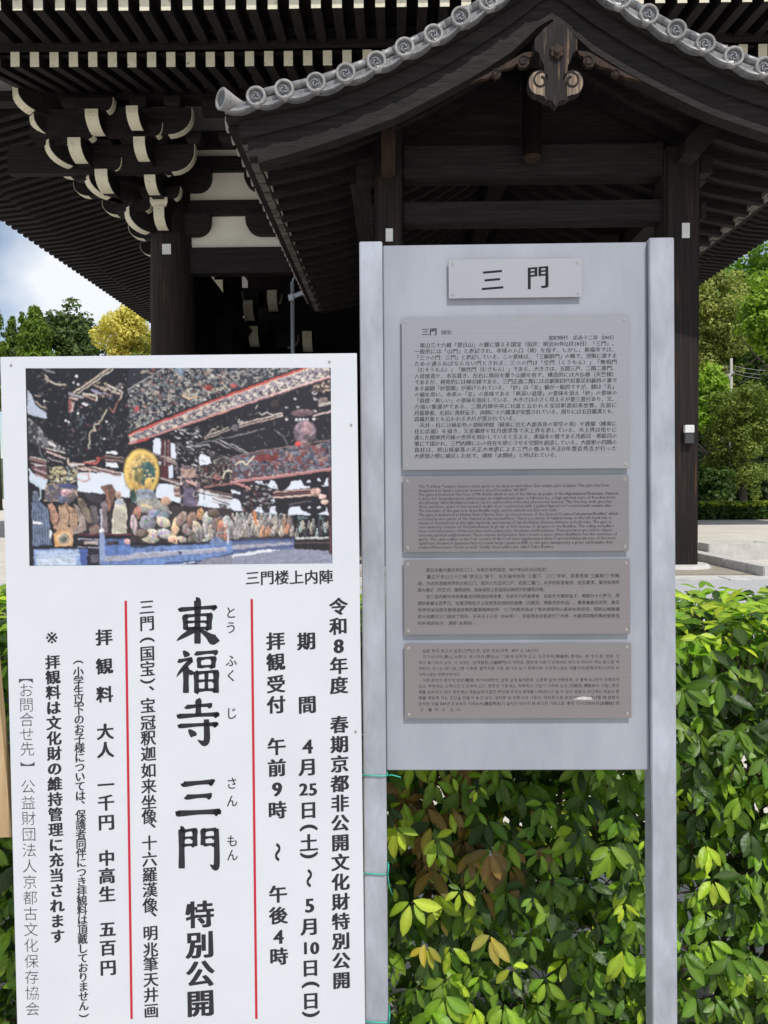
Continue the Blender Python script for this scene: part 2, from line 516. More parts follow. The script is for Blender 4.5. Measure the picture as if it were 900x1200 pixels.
# the dark space inside the gate: walls and ceiling put in to keep it dark
m = MB()
for i in range(30):
    x = XL + 0.2 + i * 0.37
    m.box((x, 33.0 + 0.02 * (i % 2), GZ), (x + 0.372, 33.08 + 0.02 * (i % 2), 9.5))
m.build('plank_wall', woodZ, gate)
m = MB(); m.box((XL - 0.2, Y0 + 0.3, 9.5), (XR + 0.2, 33.4, 9.7)); m.build('ceiling', woodX, gate)
m = MB(); m.box((XL + 0.1, 27.6, 5.0), (XR, 27.7, 9.5)); m.build('added_inner_wall', woodX, gate)  # added wall that darkens the gate interior
m = MB(); m.box((XR - 0.05, 19.2, GZ), (XR + 0.05, 33, 9.5)); m.build('added_side_wall', woodY, gate)  # added to keep daylight out of the interior
m = MB(); m.box((XL - 0.04, 19.1, GZ), (XL + 0.04, 24.0, 7.5)); m.build('added_side_wall', woodY, gate)  # this and the next: added to close bright gaps through the open side
m = MB(); m.box((XL - 0.04, 25.2, GZ), (XL + 0.04, 32.9, 7.5)); m.build('added_side_wall', woodY, gate)
for xx in (XL, XM, XR):
    for z0, z1 in ((6.9, 7.3), (5.2, 5.6)):
        m = MB(); m.box((xx - 0.15, Y0 + 0.53, z0), (xx + 0.15, 24.1, z1)); m.build('tie_beam', woodY, gate)
        m = MB(); m.box((xx - 0.15, 25.1, z0), (xx + 0.15, 30.5, z1)); m.build('tie_beam', woodY, gate)
for yy in (24.6, 31.0):
    m = MB(); m.box((XL + 0.5, yy - 0.15, 7.6), (XR - 0.5, yy + 0.15, 8.0)); m.build('tie_beam', woodX, gate)
# white ended brackets deeper inside
for (px, py) in ((256, 338), (291, 362), (297, 392), (319, 350), (360, 398), (246, 330)):
    q = P(px, py, 23.8)
    arm((q.x, 24.6), (0, -1), 0.85, q.z - 0.3, h=0.55, w_=0.3, parent=gate, start=0.0, c=0.4, dd=0.4)
for (px, py, s_) in ((289, 382, -1), (330, 352, 1), (285, 350, -1), (350, 400, 1)):
    q = P(px, py, 24.2)
    arm((q.x - s_ * 0.7, 24.2), (s_, 0), 0.7, q.z - 0.2, h=0.4, w_=0.26, parent=gate, c=0.35, dd=0.3)
m = MB(); m.bar(P(236, 322, 21.6), P(290, 392, 23.0), 0.26, 0.26); m.build('brace', woodX, gate)
m = MB(); q = P(262, 400, 23); m.box((q.x - 0.5, 22.8, GZ), (q.x + 0.3, 23.2, 6.7)); m.build('post', woodZ, gate)
# small white tags nailed to the columns
def tagplate(name, px0, py0, px1, py1, Y, label, cat, m_=None):
    a = P(px0, py0, Y); b = P(px1, py1, Y)
    m = MB(); m.box((a.x, Y - 0.012, b.z), (b.x, Y, a.z))
    return m.build(name, m_ or MATS['notice_white'], None, bevel=0.003, label=label, cat=cat, group='white tags nailed to the columns')
mat('notice_white', (0.72, 0.71, 0.68), 0.6, noise=(8, 0.1))
tagplate('notice_tag', 190, 286, 200.5, 298, Y0 - 0.53, 'small square white tag on the big corner column at the left', 'notice')

# rafters -------------------------------------------------------------
EX0, EX1 = -11.75, 12.3        # eave edges left / right
SP = 0.36
YB, YF = P(100, 66, 14.27).y, 13.1
def zeave(x):                    # corners sweep up
    e = max(0, (-x - 3.0)) / 8.0
    return 0.16 * e ** 1.6 if x < 0 else 0.1 * max(0, (x - 5) / 7) ** 1.6
zb_end = P(290, 69, 14.27).z
zf_end = P(290, 2, 13.1).z
def rafter_mesh(name, L_, w_, h, slope):
    # outer end at origin facing -Y, runs to +Y, rising
    m = MB()
    vs = []
    for y, z in ((0, 0), (L_, slope * L_)):
        for sx, sz in ((-1, -1), (1, -1), (1, 1), (-1, 1)):
            vs.append((sx * w_ / 2, y, z + sz * h / 2))
    m.add(vs, [(4, 5, 6, 7), (0, 1, 5, 4), (1, 2, 6, 5), (2, 3, 7, 6), (3, 0, 4, 7)], 0)
    m.add(vs, [(0, 3, 2, 1)], 1)
    return m.mesh(name, [woodY, white])
me_b = rafter_mesh('rafter', 5.0, 0.165, 0.27, 0.28)
me_f = rafter_mesh('flying_rafter', 2.2, 0.16, 0.25, 0.10)
k = 0
x = P(17.5, 64, 14.27).x
x_start = x - 2 * SP
xs = [x_start + i * SP for i in range(44)]
for x in xs:
    if x > 8.8: break
    place('rafter', me_b, gate, (x + rnd.uniform(-.006, .006), 14.27, zb_end + zeave(x) + rnd.uniform(-.005, .005)), (0, 0, rnd.uniform(-.004, .004)))
for i in range(45):
    x = P(20, 4, 13.1).x - 2 * SP + i * SP
    if x > 8.8: break
    place('flying_rafter', me_f, gate, (x + rnd.uniform(-.006, .006), 13.1, zf_end + zeave(x) + rnd.uniform(-.005, .005)))
# left and right eaves: rafters run sideways
i = 0
y = 17.2
while y < 39:
    for sgn, XE in ((1, EX0), (-1, EX1)):
        if sgn == -1 and y < 19: continue
        zz = zf_end - 0.12
        place('flying_rafter', me_f, gate, (XE + sgn * 0.25, y, zz), (0, 0, -sgn * pi / 2))
        if sgn == 1 or y < 30:
            place('rafter', me_b, gate, (XE + sgn * 1.45, y, zb_end + 0.03), (0, 0, -sgn * pi / 2))
    y += SP * (1 if y < 30 else 1.0)
# boards over the rafters + eave boards
def roofboard(name, pts, th=0.05, m_=None):
    m = MB(); vs = [Vector(p) for p in pts] + [Vector(p) + Vector((0, 0, th)) for p in pts]; n = len(pts)
    m.add(vs, [tuple(range(n - 1, -1, -1)), tuple(range(n, 2 * n))] + [(k, (k + 1) % n, n + (k + 1) % n, n + k) for k in range(n)])
    return m.build(name, m_ or woodX, gate)
zt = zb_end + 0.14
y1_ = 18.4
cL, cR = EX0 + 5.3 + 1.1, EX1 - 5.3 - 1.1
roofboard('eave_boarding', [(EX0 + 1.3, 14.3, zt), (EX1 - 1.3, 14.3, zt), (cR, 18.6, zt + 0.28 * 4.3), (cL, 18.6, zt + 0.28 * 4.3)])
roofboard('eave_boarding', [(EX0 + 1.3, 14.3, zt), (cL, 18.6, zt + 0.28 * 4.3), (cL, 36, zt + 0.28 * 4.3), (EX0 + 1.3, 40, zt)], m_=woodY)
roofboard('eave_boarding', [(EX1 - 1.3, 14.3, zt), (EX1 - 1.3, 40, zt), (cR, 36, zt + 0.28 * 4.3), (cR, 18.6, zt + 0.28 * 4.3)], m_=woodY)
zt2 = zf_end + 0.13
roofboard('eave_boarding', [(EX0, 13.0, zt2), (EX1, 13.0, zt2), (EX1 - 1.25, 14.35, zt2 + 0.16), (EX0 + 1.25, 14.35, zt2 + 0.16)])
roofboard('eave_boarding', [(EX0, 13.0, zt2), (EX0 + 1.35, 14.35, zt2 + 0.16), (EX0 + 1.35, 39, zt2 + 0.16), (EX0, 40.2, zt2)], m_=woodY)
roofboard('eave_boarding', [(EX1, 13.0, zt2), (EX1, 40.2, zt2), (EX1 - 1.35, 39, zt2 + 0.16), (EX1 - 1.35, 14.35, zt2 + 0.16)], m_=woodY)
# board between the two rafter rows
m = MB(); m.box((EX0 + 1.4, 14.30, zb_end + 0.142), (EX1 - 1.4, 14.42, zb_end + 0.36)); m.build('eave_fascia', woodX, gate)
m = MB(); m.box((EX0 + 1.4, 14.43, zb_end + 0.142), (EX0 + 1.52, 39, zb_end + 0.36)); m.build('eave_fascia', woodY, gate)
m = MB(); m.box((EX1 - 1.52, 14.43, zb_end + 0.142), (EX1 - 1.4, 39, zb_end + 0.36)); m.build('eave_fascia', woodY, gate)
m = MB(); m.box((EX0 + .05, 13.02, zt2 + 0.052), (EX1 - .05, 13.2, zt2 + 0.24)); m.build('eave_fascia', woodX, gate)
m = MB(); m.box((EX0 + .05, 13.21, zt2 + 0.052), (EX0 + .2, 40, zt2 + 0.24)); m.build('eave_fascia', woodY, gate)
m = MB(); m.box((EX1 - .2, 13.21, zt2 + 0.052), (EX1 - .05, 40, zt2 + 0.24)); m.build('eave_fascia', woodY, gate)
# tiled roof above: four slopes rising to the upper wall
zr = zt2 + 0.26
m = MB()
A = [(EX0 - .12, 12.9, zr), (EX1 + .12, 12.9, zr), (EX1 + .12, 40.3, zr), (EX0 - .12, 40.3, zr)]
B = [(XL - .3, 18.6, zr + 3.1), (XR + .3, 18.6, zr + 3.1), (XR + .3, 34, zr + 3.1), (XL - .3, 34, zr + 3.1)]
m.add(A + B + [(x, y, z - 0.06) for x, y, z in A], [(0, 1, 5, 4), (1, 2, 6, 5), (2, 3, 7, 6), (3, 0, 4, 7), (4, 5, 6, 7), (0, 8, 9, 1), (1, 9, 10, 2), (2, 10, 11, 3), (3, 11, 8, 0), (8, 11, 10, 9)])
m.build('tiled_roof', tile, gate)
# round eave tiles
m = MB(); m.cyl((0, 0, 0), (0, 0.7, 0.2), 0.105, 0.105, 12); me_et = m.mesh('eave_tile', [tiledark])
y = 13.3; 
while y < 40:
    place('eave_tile', me_et, gate, (EX0 - 0.22, y, zr - 0.0), (0, 0, -pi / 2))
    place('eave_tile', me_et, gate, (EX1 + 0.22, y, zr - 0.0), (0, 0, pi / 2))
    y += 0.33
m = MB(); m.box((XL + 0.2, 18.9, zr + 3.05), (XR - 0.2, 33.6, zr + 7.0)); m.build('upper_storey_wall', woodZ, gate)

# ------------------------------------------------------------------ the gabled porch
YG, YC = 8.9, 10.16
XC = P(650, 100, YG).x
porch = empty('gabled_porch', (XC, YC, GZ), 'dark wooden gabled porch with carved pendant and curved row of round grey tiles', 'porch')
# tile line: heights of the disc centres against distance from the axis
pl = [(262, 119), (300, 113), (333, 105), (370, 97), (405, 85), (441, 71), (474, 55), (508, 39), (540, 20), (572, 0), (604, -21), (636, -43)]
tl = []
for a, b in pl:
    q = P(a, b, YG); tl.append((XC - q.x, q.z))
tl.sort()
def tz(dx):
    dx = abs(dx)
    if dx <= tl[0][0]: return tl[0][1] + (tl[0][0] - dx) * 0.66
    for (a, za), (b, zb) in zip(tl, tl[1:]):
        if dx <= b: return za + (zb - za) * (dx - a) / (b - a)
    return tl[-1][1]
def off(dx, dn, dz=0):           # point on tile line displaced perpendicular below
    return (XC + dx, tz(dx) + dz)
HW = tl[-1][0]                   # half width to the corner tile
# verge tiles: disc with a raised rim and three commas
def disc_mesh(r):
    m = MB()
    n = 28
    rings = [(r, 0.05), (r, -0.012), (r * 0.9, -0.02), (r * 0.76, -0.018), (r * 0.72, 0.004), (0.0001, 0.004)]
    vs = []
    for rr, y in rings:
        for k in range(n):
            q = 2 * pi * k / n
            vs.append((rr * cos(q), y, rr * sin(q)))
    for i in range(len(rings) - 1):
        m.add(vs, [(i * n + k, i * n + (k + 1) % n, (i + 1) * n + (k + 1) % n, (i + 1) * n + k) for k in range(n)], 0 if i < 4 else 1, i in (0,))
    return m.mesh('end_tile', [tilerim, tiledark])
def swirl_mesh(r):
    m = MB()
    for j in range(3):
        pts = []
        a0 = j * 2 * pi / 3
        # comma: fat head near the centre, tail sweeping outward
        n = 12
        outer = []; inner = []
        for k in range(n + 1):
            t = k / n
            q = a0 + 2.6 * t
            rr = r * (0.24 + 0.5 * t ** 0.8)
            wd = r * 0.13 * (1 - t) ** 0.7 + 0.0015
            outer.append(((rr + wd) * cos(q), (rr + wd) * sin(q)))
            inner.append(((rr - wd) * cos(q), (rr - wd) * sin(q)))
        vs = []
        for (a, b), (c, d) in zip(outer, inner):
            vs += [(a, 0.004, b), (a * .99, -0.010, b * .99), (c, -0.010, d), (c, 0.004, d)]
        for k in range(n):
            q = k * 4
            m.add(vs, [(q, q + 1, q + 5, q + 4), (q + 1, q + 2, q + 6, q + 5), (q + 2, q + 3, q + 7, q + 6)])
        m.add(vs, [(0, 1, 2, 3)])
    return m.mesh('comma_crest', [crestgrey])
RD = 0.113
me_d = disc_mesh(RD); me_s = swirl_mesh(RD * 0.6)
m = MB(); m.cyl((0, 0.05, 0), (0, 0.9, 0), RD * 0.86, RD * 0.86, 18); me_cov = m.mesh('cover_tile', [tile])
# pan tile end between the discs: crescent with a raised lip
def pan_mesh(L_, slope):
    m = MB(); n = 10; vs = []
    for k in range(n + 1):
        t = k / n; x = (t - 0.5) * L_
        sag = -0.05 * (1 - (2 * t - 1) ** 2) - 0.05
        z = sag + 0.004 + x * slope
        vs += [(x, -0.005, z + 0.028), (x, -0.02, z + 0.006), (x, -0.03, z - 0.022), (x, 0.0, z - 0.034), (x, 0.35, z - 0.02), (x, 0.35, z + 0.028)]
    for k in range(n):
        q = k * 6
        m.add(vs, [(q + j, q + (j + 1) % 6, q + 6 + (j + 1) % 6, q + 6 + j) for j in range(6)], 0)
    # engraved line pattern strip
    return m.mesh('pan_tile', [tile])
disc_dx = []
dxs = [XC - P(a, b, YG).x for a, b in pl[1:]]
for d in dxs: disc_dx += [d, -d]
disc_dx.append(0.02)
tile_var = [mat('pale_tile_rim_%s' % k, (0.3, 0.3, 0.3), 0.6, noise=(22, 0.2), cols=[tuple(v * f for v in (0.17, 0.165, 0.16)), tuple(v * f for v in (0.36, 0.35, 0.335))]) for k, f in (('light', 1.12), ('mid', .95), ('dark', .78))]
me_dv = []
for t_ in tile_var:
    q = me_d.copy(); q.materials[0] = t_; me_dv.append(q)
for d in disc_dx:
    x, z = XC + d, tz(d)
    o = place('end_tile', rnd.choice(me_dv), porch, (x, YG + rnd.uniform(-.008, .008), z + rnd.uniform(-.006, .006)), (rnd.uniform(-.05, .05), rnd.uniform(-.9, .9), rnd.uniform(-.08, .08)))
    o2 = bpy.data.objects.new('comma_crest', me_s); COL.objects.link(o2); o2.parent = o; o2.location = (0, 0, 0)
    place('cover_tile', me_cov, porch, (x, YG, z))
sd = sorted([-d for d in dxs] + dxs + [-HW, HW])
for a, b in zip(sd, sd[1:]):
    mid = (a + b) / 2
    sl_ = (tz(b) - tz(a)) / (b - a)
    place('pan_tile', pan_mesh(abs(b - a) * 0.98, sl_), porch, (XC + mid, YG + 0.02, (tz(a) + tz(b)) / 2 - 0.015))
# corner tiles: flared, turned outward
def flare(sgn):
    m = MB()
    c = Vector((XC + sgn * (HW + 0.02), YG - 0.02, tz(HW) + 0.02))
    ax = Vector((sgn * 0.72, -0.66, 0.02)).normalized()
    n = 20
    pts = [c - ax * 0.46 + Vector((0, 0, -0.03)), c - ax * 0.3 + Vector((0, 0, -0.025)), c - ax * 0.14 + Vector((0, 0, -0.01)), c]
    m.tube(pts, [0.062, 0.072, 0.094, 0.125], n, 0, cap=False)
    o = m.build('corner_tile', tilerim, porch)
    x = ax.cross(Vector((0, 0, 1))).normalized(); y = x.cross(ax)
    m = MB()
    for r0, r1, h0, h1, mi in ((0.125, 0.118, 0, 0.012, 0), (0.118, 0.095, 0.012, 0.012, 0), (0.095, 0.09, 0.012, -0.01, 0), (0.09, 0.0005, -0.01, -0.01, 1)):
        vs = []
        for r, h in ((r0, h0), (r1, h1)):
            for k in range(n):
                q = 2 * pi * k / n; vs.append(c + (x * cos(q) + y * sin(q)) * r + ax * h)
        m.add(vs, [(k, (k + 1) % n, n + (k + 1) % n, n + k) for k in range(n)], mi)
    m.build('end_disc', [tilerim, tiledark], o)
flare(-1); flare(1)
# smooth verge roll tile behind the discs
for sgn in (-1, 1):
    seg = 11
    dd_ = [HW - 0.42 - i * (HW - 0.45) / seg for i in range(seg + 1)]
    for a, b in zip(dd_, dd_[1:]):
        m = MB()
        pts = []
        for j in range(4):
            d = a + (b - a) * j / 3 * 0.995
            pts.append((XC + sgn * d, YG + 0.06, tz(d) + 0.05))
        m.tube(pts, 0.05, 14)
        m.build('roll_tile', tile, porch)
# roof surface with boarding below
ROOFY = 18.3
def sheet(name, y0, y1, dz0, dz1, m_, d0=0.0, d1=HW, n=26):
    for sgn in (-1, 1):
        m = MB(); vs = []
        for k in range(n + 1):
            d = d0 + (d1 - d0) * k / n
            for y in (y0, y1):
                for dz in (dz0, dz1):
                    vs.append((XC + sgn * d, y, tz(d) + dz))
        for k in range(n):
            q = k * 4
            m.add(vs, [(q, q + 4, q + 6, q + 2), (q + 1, q + 3, q + 7, q + 5), (q, q + 1, q + 5, q + 4), (q + 2, q + 6, q + 7, q + 3)])
        m.add(vs, [(0, 2, 3, 1), (n * 4, n * 4 + 1, n * 4 + 3, n * 4 + 2)])
        m.build(name, m_, porch)
sheet('tile_bed', YG + 0.03, ROOFY, -0.10, -0.02, tile)
sheet('roof_boarding', YG + 0.25, ROOFY, -0.21, -0.17, woodY)
sheet('verge_board', YG + 0.1, YG + 0.42, -0.165, -0.105, woodX)
# cover tile rows running up the slope (seen from the side) : joined rows
for sgn in (-1, 1):
    y = YG + 0.55
    while y < ROOFY:
        m = MB(); pts = [(XC + sgn * d, y, tz(d) + 0.02) for d in np.linspace(HW + 0.05, 0.15, 12)]
        m.tube(pts, 0.075, 8); r_ = m.build('tile_row', tilebrown, porch)
        y += 0.33
m = MB(); m.box((XC - 0.16, YG + 0.05, tz(0) - 0.1), (XC + 0.16, ROOFY, tz(0) + 0.45)); m.build('roof_ridge', tile, porch, bevel=0.02)
# bargeboards: outline between two curves
lowpts = [(300, 193), (340, 182), (400, 163), (464, 139), (520, 110), (560, 88), (600, 62), (652, 24)]
lw = []
for a, b in lowpts:
    q = P(a, b, YG + 0.2); lw.append((abs(XC - q.x), q.z))
lw.sort()
def lz(dx):
    dx = abs(dx)
    if dx <= lw[0][0]: return lw[0][1]
    for (a, za), (b, zb) in zip(lw, lw[1:]):
        if dx <= b: return za + (zb - za) * (dx - a) / (b - a)
    return lw[-1][1]
def barge(sgn, f0, f1, y0, y1, name, dmax, m_):
    """strip between fractions f0..f1 of the board height"""
    n = 22; m = MB(); vs = []
    for k in range(n + 1):
        d = dmax * k / n
        top = tz(d) - 0.17; bot = lz(d)
        za = bot + (top - bot) * f0; zb = bot + (top - bot) * f1
        for y in (y0, y1):
            for z in (za, zb): vs.append((XC + sgn * d, y, z))
    for k in range(n):
        q = k * 4
        m.add(vs, [(q, q + 1, q + 5, q + 4), (q + 2, q + 6, q + 7, q + 3), (q + 1, q + 3, q + 7, q + 5), (q, q + 4, q + 6, q + 2)])
    m.add(vs, [(0, 2, 3, 1), (n * 4, n * 4 + 1, n * 4 + 3, n * 4 + 2)])
    return m.build(name, m_, porch)
for sgn in (-1, 1):
    db = abs(XC - P(303, 190, YG + .2).x)
    barge(sgn, 0.0, 0.16, YG + 0.17, YG + 0.36, 'bargeboard_moulding', db, woodX)
    barge(sgn, 0.16, 0.62, YG + 0.20, YG + 0.36, 'bargeboard', db + 0.12, woodX)
    barge(sgn, 0.62, 1.0, YG + 0.16, YG + 0.36, 'bargeboard', db + 0.22, woodX)
# curved rafters along the slope, one after another in depth
n = 0
y = YG + 0.62
while y < ROOFY - 0.1:
    for sgn in (-1, 1):
        m = MB(); vs = []
        q_ = 14
        for k in range(q_ + 1):
            d = HW - 0.22 - (HW - 0.3) * k / q_
            z = tz(d) - 0.212
            for yy, zz in ((y, z), (y + 0.12, z), (y + 0.12, z - 0.13), (y, z - 0.13)):
                vs.append((XC + sgn * d, yy, zz))
        for k in range(q_):
            b = k * 4
            m.add(vs, [(b + j, b + (j + 1) % 4, b + 4 + (j + 1) % 4, b + 4 + j) for j in range(4)])
        m.add(vs, [(0, 3, 2, 1)], 1)
        yel = n in (1, 9)
        m.build('rafter', [woodX, MATS.get('ochre') or mat('ochre', (0.55, 0.42, 0.16), 0.8, noise=(9, .2)) if yel else brownwood], porch)
    y += 0.47; n += 1
# eave edge: fascia and the round tiles closing each row, seen edge-on
for sgn in (-1, 1):
    m = MB(); d = HW - 0.2
    m.box((XC + sgn * d - 0.03, YG + 0.5, tz(d) - 0.19), (XC + sgn * d + 0.03, ROOFY, tz(d) - 0.10)); m.build('eave_fascia', woodY, porch)
    y = YG + 0.55
    m = MB(); m.cyl((0, 0, 0), (0.07, 0, 0.0), 0.095, 0.095, 16); me_ = m.mesh('eave_disc', [tilebrown])
    while y < ROOFY:
        place('eave_disc', me_, porch, (XC + sgn * (HW + 0.05) - 0.035, y, tz(HW) + 0.0))
        y += 0.33
    m = MB(); vs = []
    n_ = 120
    for k in range(n_ + 1):
        y_ = YG + 0.4 + (ROOFY - YG - 0.4) * k / n_
        zz = tz(HW) - 0.085 - 0.045 * abs(sin((y_ - YG - 0.55) / 0.33 * pi))
        vs += [(XC + sgn * (HW + 0.0), y_, tz(HW) - 0.04), (XC + sgn * (HW + 0.0), y_, zz), (XC + sgn * (HW - 0.05), y_, zz), (XC + sgn * (HW - 0.05), y_, tz(HW) - 0.04)]
    for k in range(n_):
        b = k * 4
        m.add(vs, [(b + j, b + (j + 1) % 4, b + 4 + (j + 1) % 4, b + 4 + j) for j in range(4)])
    m.build('pan_tile_edge', tile, porch)
# underside of the porch eave: lath blocks closing the pan tiles and a thin pale edge strip
lathm = mat('lath_grey', (0.12, 0.11, 0.1), 0.8, noise=(3, .4), cols=[(0.03, 0.028, 0.026), (0.2, 0.185, 0.165)])
for sgn in (-1, 1):
    y = YG + 0.5
    while y < ROOFY - 0.3:
        x0, x1 = XC + sgn * (HW - 0.09), XC + sgn * (HW - 0.2)
        m = MB(); m.box((min(x0, x1), y, tz(HW) - 0.225), (max(x0, x1), y + 0.26, tz(HW) - 0.125)); m.build('eave_lath', lathm, porch)
        y += 0.33
    x0, x1 = XC + sgn * (HW - 0.235), XC + sgn * (HW - 0.255)
    m = MB(); m.box((min(x0, x1), YG + 0.45, tz(HW) - 0.245), (max(x0, x1), ROOFY, tz(HW) - 0.13)); m.build('edge_strip', MATS['brown_tile_rim'], porch)
# columns
def sqcol(px0, px1, Y, z1, parent=porch, base=True):
    a = P(px0, 400, Y).x; b = P(px1, 400, Y).x
    m = MB(); m.box((a, Y, GZ + 0.02), (b, Y + (b - a), z1))
    c = m.build('column', colwood, parent, bevel=0.03)
    if base:
        m = MB(); m.cyl(((a + b) / 2, Y + (b - a) / 2, GZ - 0.05), ((a + b) / 2, Y + (b - a) / 2, GZ + 0.05), 0.5, 0.42, 24); m.build('base_stone', stone, c)
    return c
topz = P(500, 140, YC).z
sqcol(440, 472, YC, topz); sqcol(779, 820, YC, P(800, 170, YC).z)
for Y in (13.6, 17.4):
    for cxm in (P(456, 400, YC).x, P(799, 400, YC).x):
        m = MB(); m.box((cxm - .19, Y, GZ), (cxm + .19, Y + 0.38, 6.0)); m.build('column', colwood, porch)
def hb(px0, px1, py0, py1, Y, t=0.3, name='beam', m_=None, up=True):
    a = P(px0, (py0 + py1) / 2, Y); b = P(px1, (py0 + py1) / 2, Y); h = P(px0, py0, Y).z - P(px0, py1, Y).z
    zc = (P(600, py0, Y).z + P(600, py1, Y).z) / 2
    m = MB(); m.box((a.x, Y, zc - h / 2), (b.x, Y + t, zc + h / 2)); return m.build(name, m_ or woodX, porch, bevel=0.015)
hb(472.5, 778.5, 169, 207, YC + 0.06, 0.3)
hb(472.5, 778.5, 235, 261, YC + 0.1, 0.24)
hb(417, 439.5, 182, 210, YC + 0.08, 0.24, 'beam_nose'); hb(431, 439.5, 238, 262, YC + 0.1, 0.2, 'beam_nose')
hb(820.5, 836, 182, 205, YC + 0.08, 0.24, 'beam_nose'); hb(820.5, 828, 238, 258, YC + 0.1, 0.2, 'beam_nose')
# small struts above the columns
m = MB(); a = P(447, 196, YC - .35); b = P(463, 140, YC - .35); m.box((a.x, YC - 0.4, a.z), (b.x, YC - 0.02, b.z + .2)); m.build('strut', brownwood, porch)
# boat shaped bracket at the right column
br = [(794, 190), (796, 172), (838, 128), (858, 132), (852, 146), (812, 192)]
pp = [(P(a, b, YC - .1).x, P(a, b, YC - .1).z) for a, b in br]
m = MB(); m.prism(pp, lambda a, b, t: (a, t, b), YC - 0.35, YC - 0.02); m.build('brace', woodX, porch)
# king post with rounded foot
m = MB(); a = P(625, 100, YC - .2).x
m.cyl((a, YC - 0.1, P(625, 184, YC - .1).z), (a, YC - 0.1, P(625, 40, YC - .1).z), 0.125, 0.125, 20)
m.cyl((a, YC - 0.1, P(625, 188, YC - .1).z), (a, YC - 0.1, P(625, 184, YC - .1).z), 0.09, 0.125, 20)
m.build('king_post', brownwood, porch)
# inner gable wall above the beam and purlin ends
gp = []
for k in range(-16, 17):
    d = k / 16 * 2.9; gp.append((XC + d, tz(d) - 0.34))
gp = [(XC - 2.9, P(600, 172, YC + .3).z)] + gp + [(XC + 2.9, P(600, 172, YC + .3).z)]
gp.reverse()
m = MB(); m.prism(gp, lambda a, b, t: (a, t, b), YC + 0.37, YC + 0.42); m.build('gable_wall', woodX, porch)
for d in (-2.3, 2.3):
    m = MB(); z = tz(d) - 0.36; m.box((XC + d - 0.13, YC + 0.45, z - 0.26), (XC + d + 0.13, ROOFY, z)); m.build('purlin', woodY, porch)
m = MB(); m.box((XC - 0.15, YG + 0.4, tz(0) - 0.7), (XC + 0.15, ROOFY, tz(0) - 0.4)); m.build('ridge_beam', woodY, porch)
# long eave beams
for cxm in (P(456, 400, YC).x, P(799, 400, YC).x):
    m = MB(); m.box((cxm - .15, YG + 0.55, topz - 0.05), (cxm + .15, ROOFY, topz + 0.22)); m.build('eave_beam', woodY, porch)
    for zz in (4.3, 3.0):
        m = MB(); m.box((cxm - .1, YC + 0.45, zz), (cxm + .1, 17.3, zz + 0.3)); m.build('side_beam', woodY, porch)
# stair steps climbing inside the porch
m = MB()
for i in range(14):
    m.box((XC - 1.4, 12 + i * 0.32, GZ + 0.02), (XC + 1.4, 12 + (i + 1) * 0.32 - 0.003, GZ + 0.2 * (i + 1)))
m.build('stair', woodX, porch)
for (Y, z0, z1) in ((18.15, GZ, 9.4),):
    for i in range(12):
        x = XM + 0.6 + i * 0.4 - 1.4
        m = MB(); m.box((x, Y, z0), (x + 0.39, Y + 0.05, z1)); m.build('wall_plank', woodZ, porch)
# carved pendant under the apex
def scr(cx_, cy_, r, turns, a0, w0, sgn=1, n=26):
    """spiral ribbon in px space"""
    out = []; inn = []
    for k in range(n + 1):
        t = k / n; q = a0 + sgn * turns * 2 * pi * t; rr = r * (1 - 0.82 * t)
        ww = w0 * (1 - 0.5 * t)
        out.append((cx_ + (rr) * cos(q), cy_ + (rr) * sin(q))); inn.append((cx_ + (rr - ww) * cos(q), cy_ + (rr - ww) * sin(q)))
    return out, inn
YP = YG + 0.02
def px_poly(pts, Y): return [(P(a, b, Y).x, P(a, b, Y).z) for a, b in pts]
half = [(652, 22), (668, 34), (679, 46), (679, 58), (673, 62), (671, 70), (667, 76), (665, 82)]
lobe = []
for k in range(15):
    q = radians(-120 + k * 15)
    lobe.append((671.5 + 12.5 * cos(q), 96.5 + 14.5 * sin(q)))
half += lobe + [(668, 113), (664, 116), (660, 117), (656, 118), (652, 125)]
left = [(1303 - a, b) for a, b in reversed(half[1:-1])]
body = [(652 + (a_ - 652) * (.9 if b_ < 82 else 1.0), b_) for a_, b_ in half + left]
m = MB(); m.prism(px_poly(body, YP), lambda a, b, t: (a, t, b), YP, YP + 0.13)
pend = m.build('gable_pendant', pendantwood, porch)
for sgn in (1, -1):
    lb = [(664.5, 113)] + [(671.5 + 11.6 * cos(radians(95 - k * 17)), 97 + 13.6 * sin(radians(95 - k * 17))) for k in range(13)] + [(664.5, 86)]
    if sgn == -1: lb = [(1303 - a_, b_) for a_, b_ in reversed(lb)]
    m = MB(); m.prism(px_poly(lb, YP - .012), lambda a, b, t: (a, t, b), YP - 0.014, YP - 0.001); m.build('carved_lobe', lobewood, pend)
# groove shade as near-black colour: spirals proud by a hair for incised lines, and the six-leaf boss
grooveshade = mat('groove_shade', (0.012, 0.01, 0.01), 0.9)
for sgn in (1, -1):
    m = MB()
    pts = []
    for k in range(20):
        t = k / 19; q = radians(-150) + 1.15 * 2 * pi * t * 1.0; rr = 10.0 * (1 - 0.62 * t)
        x_ = 669.5 + rr * cos(q) * (1); y_ = 95 + rr * 1.1 * sin(q)
        if sgn == -1: x_ = 1303 - x_
        v = P(x_, y_, YP); pts.append((v.x, YP - 0.014, v.z))
    m.tube(pts, [0.009 + 0.005 * (k / 19) for k in range(20)], 6); m.build('carved_scroll', grooveshade, pend)
m = MB(); c = P(652.5, 61, YP)
for k in range(6):
    q = k * pi / 3 + pi / 6
    v = (c.x + 0.055 * cos(q), YP - 0.02, c.z + 0.055 * sin(q)); m.cyl((v[0], YP - 0.028, v[2]), (v[0], YP + 0.01, v[2]), 0.028, 0.034, 10)
m.cyl((c.x, YP - 0.05, c.z), (c.x, YP + 0.01, c.z), 0.032, 0.045, 14)
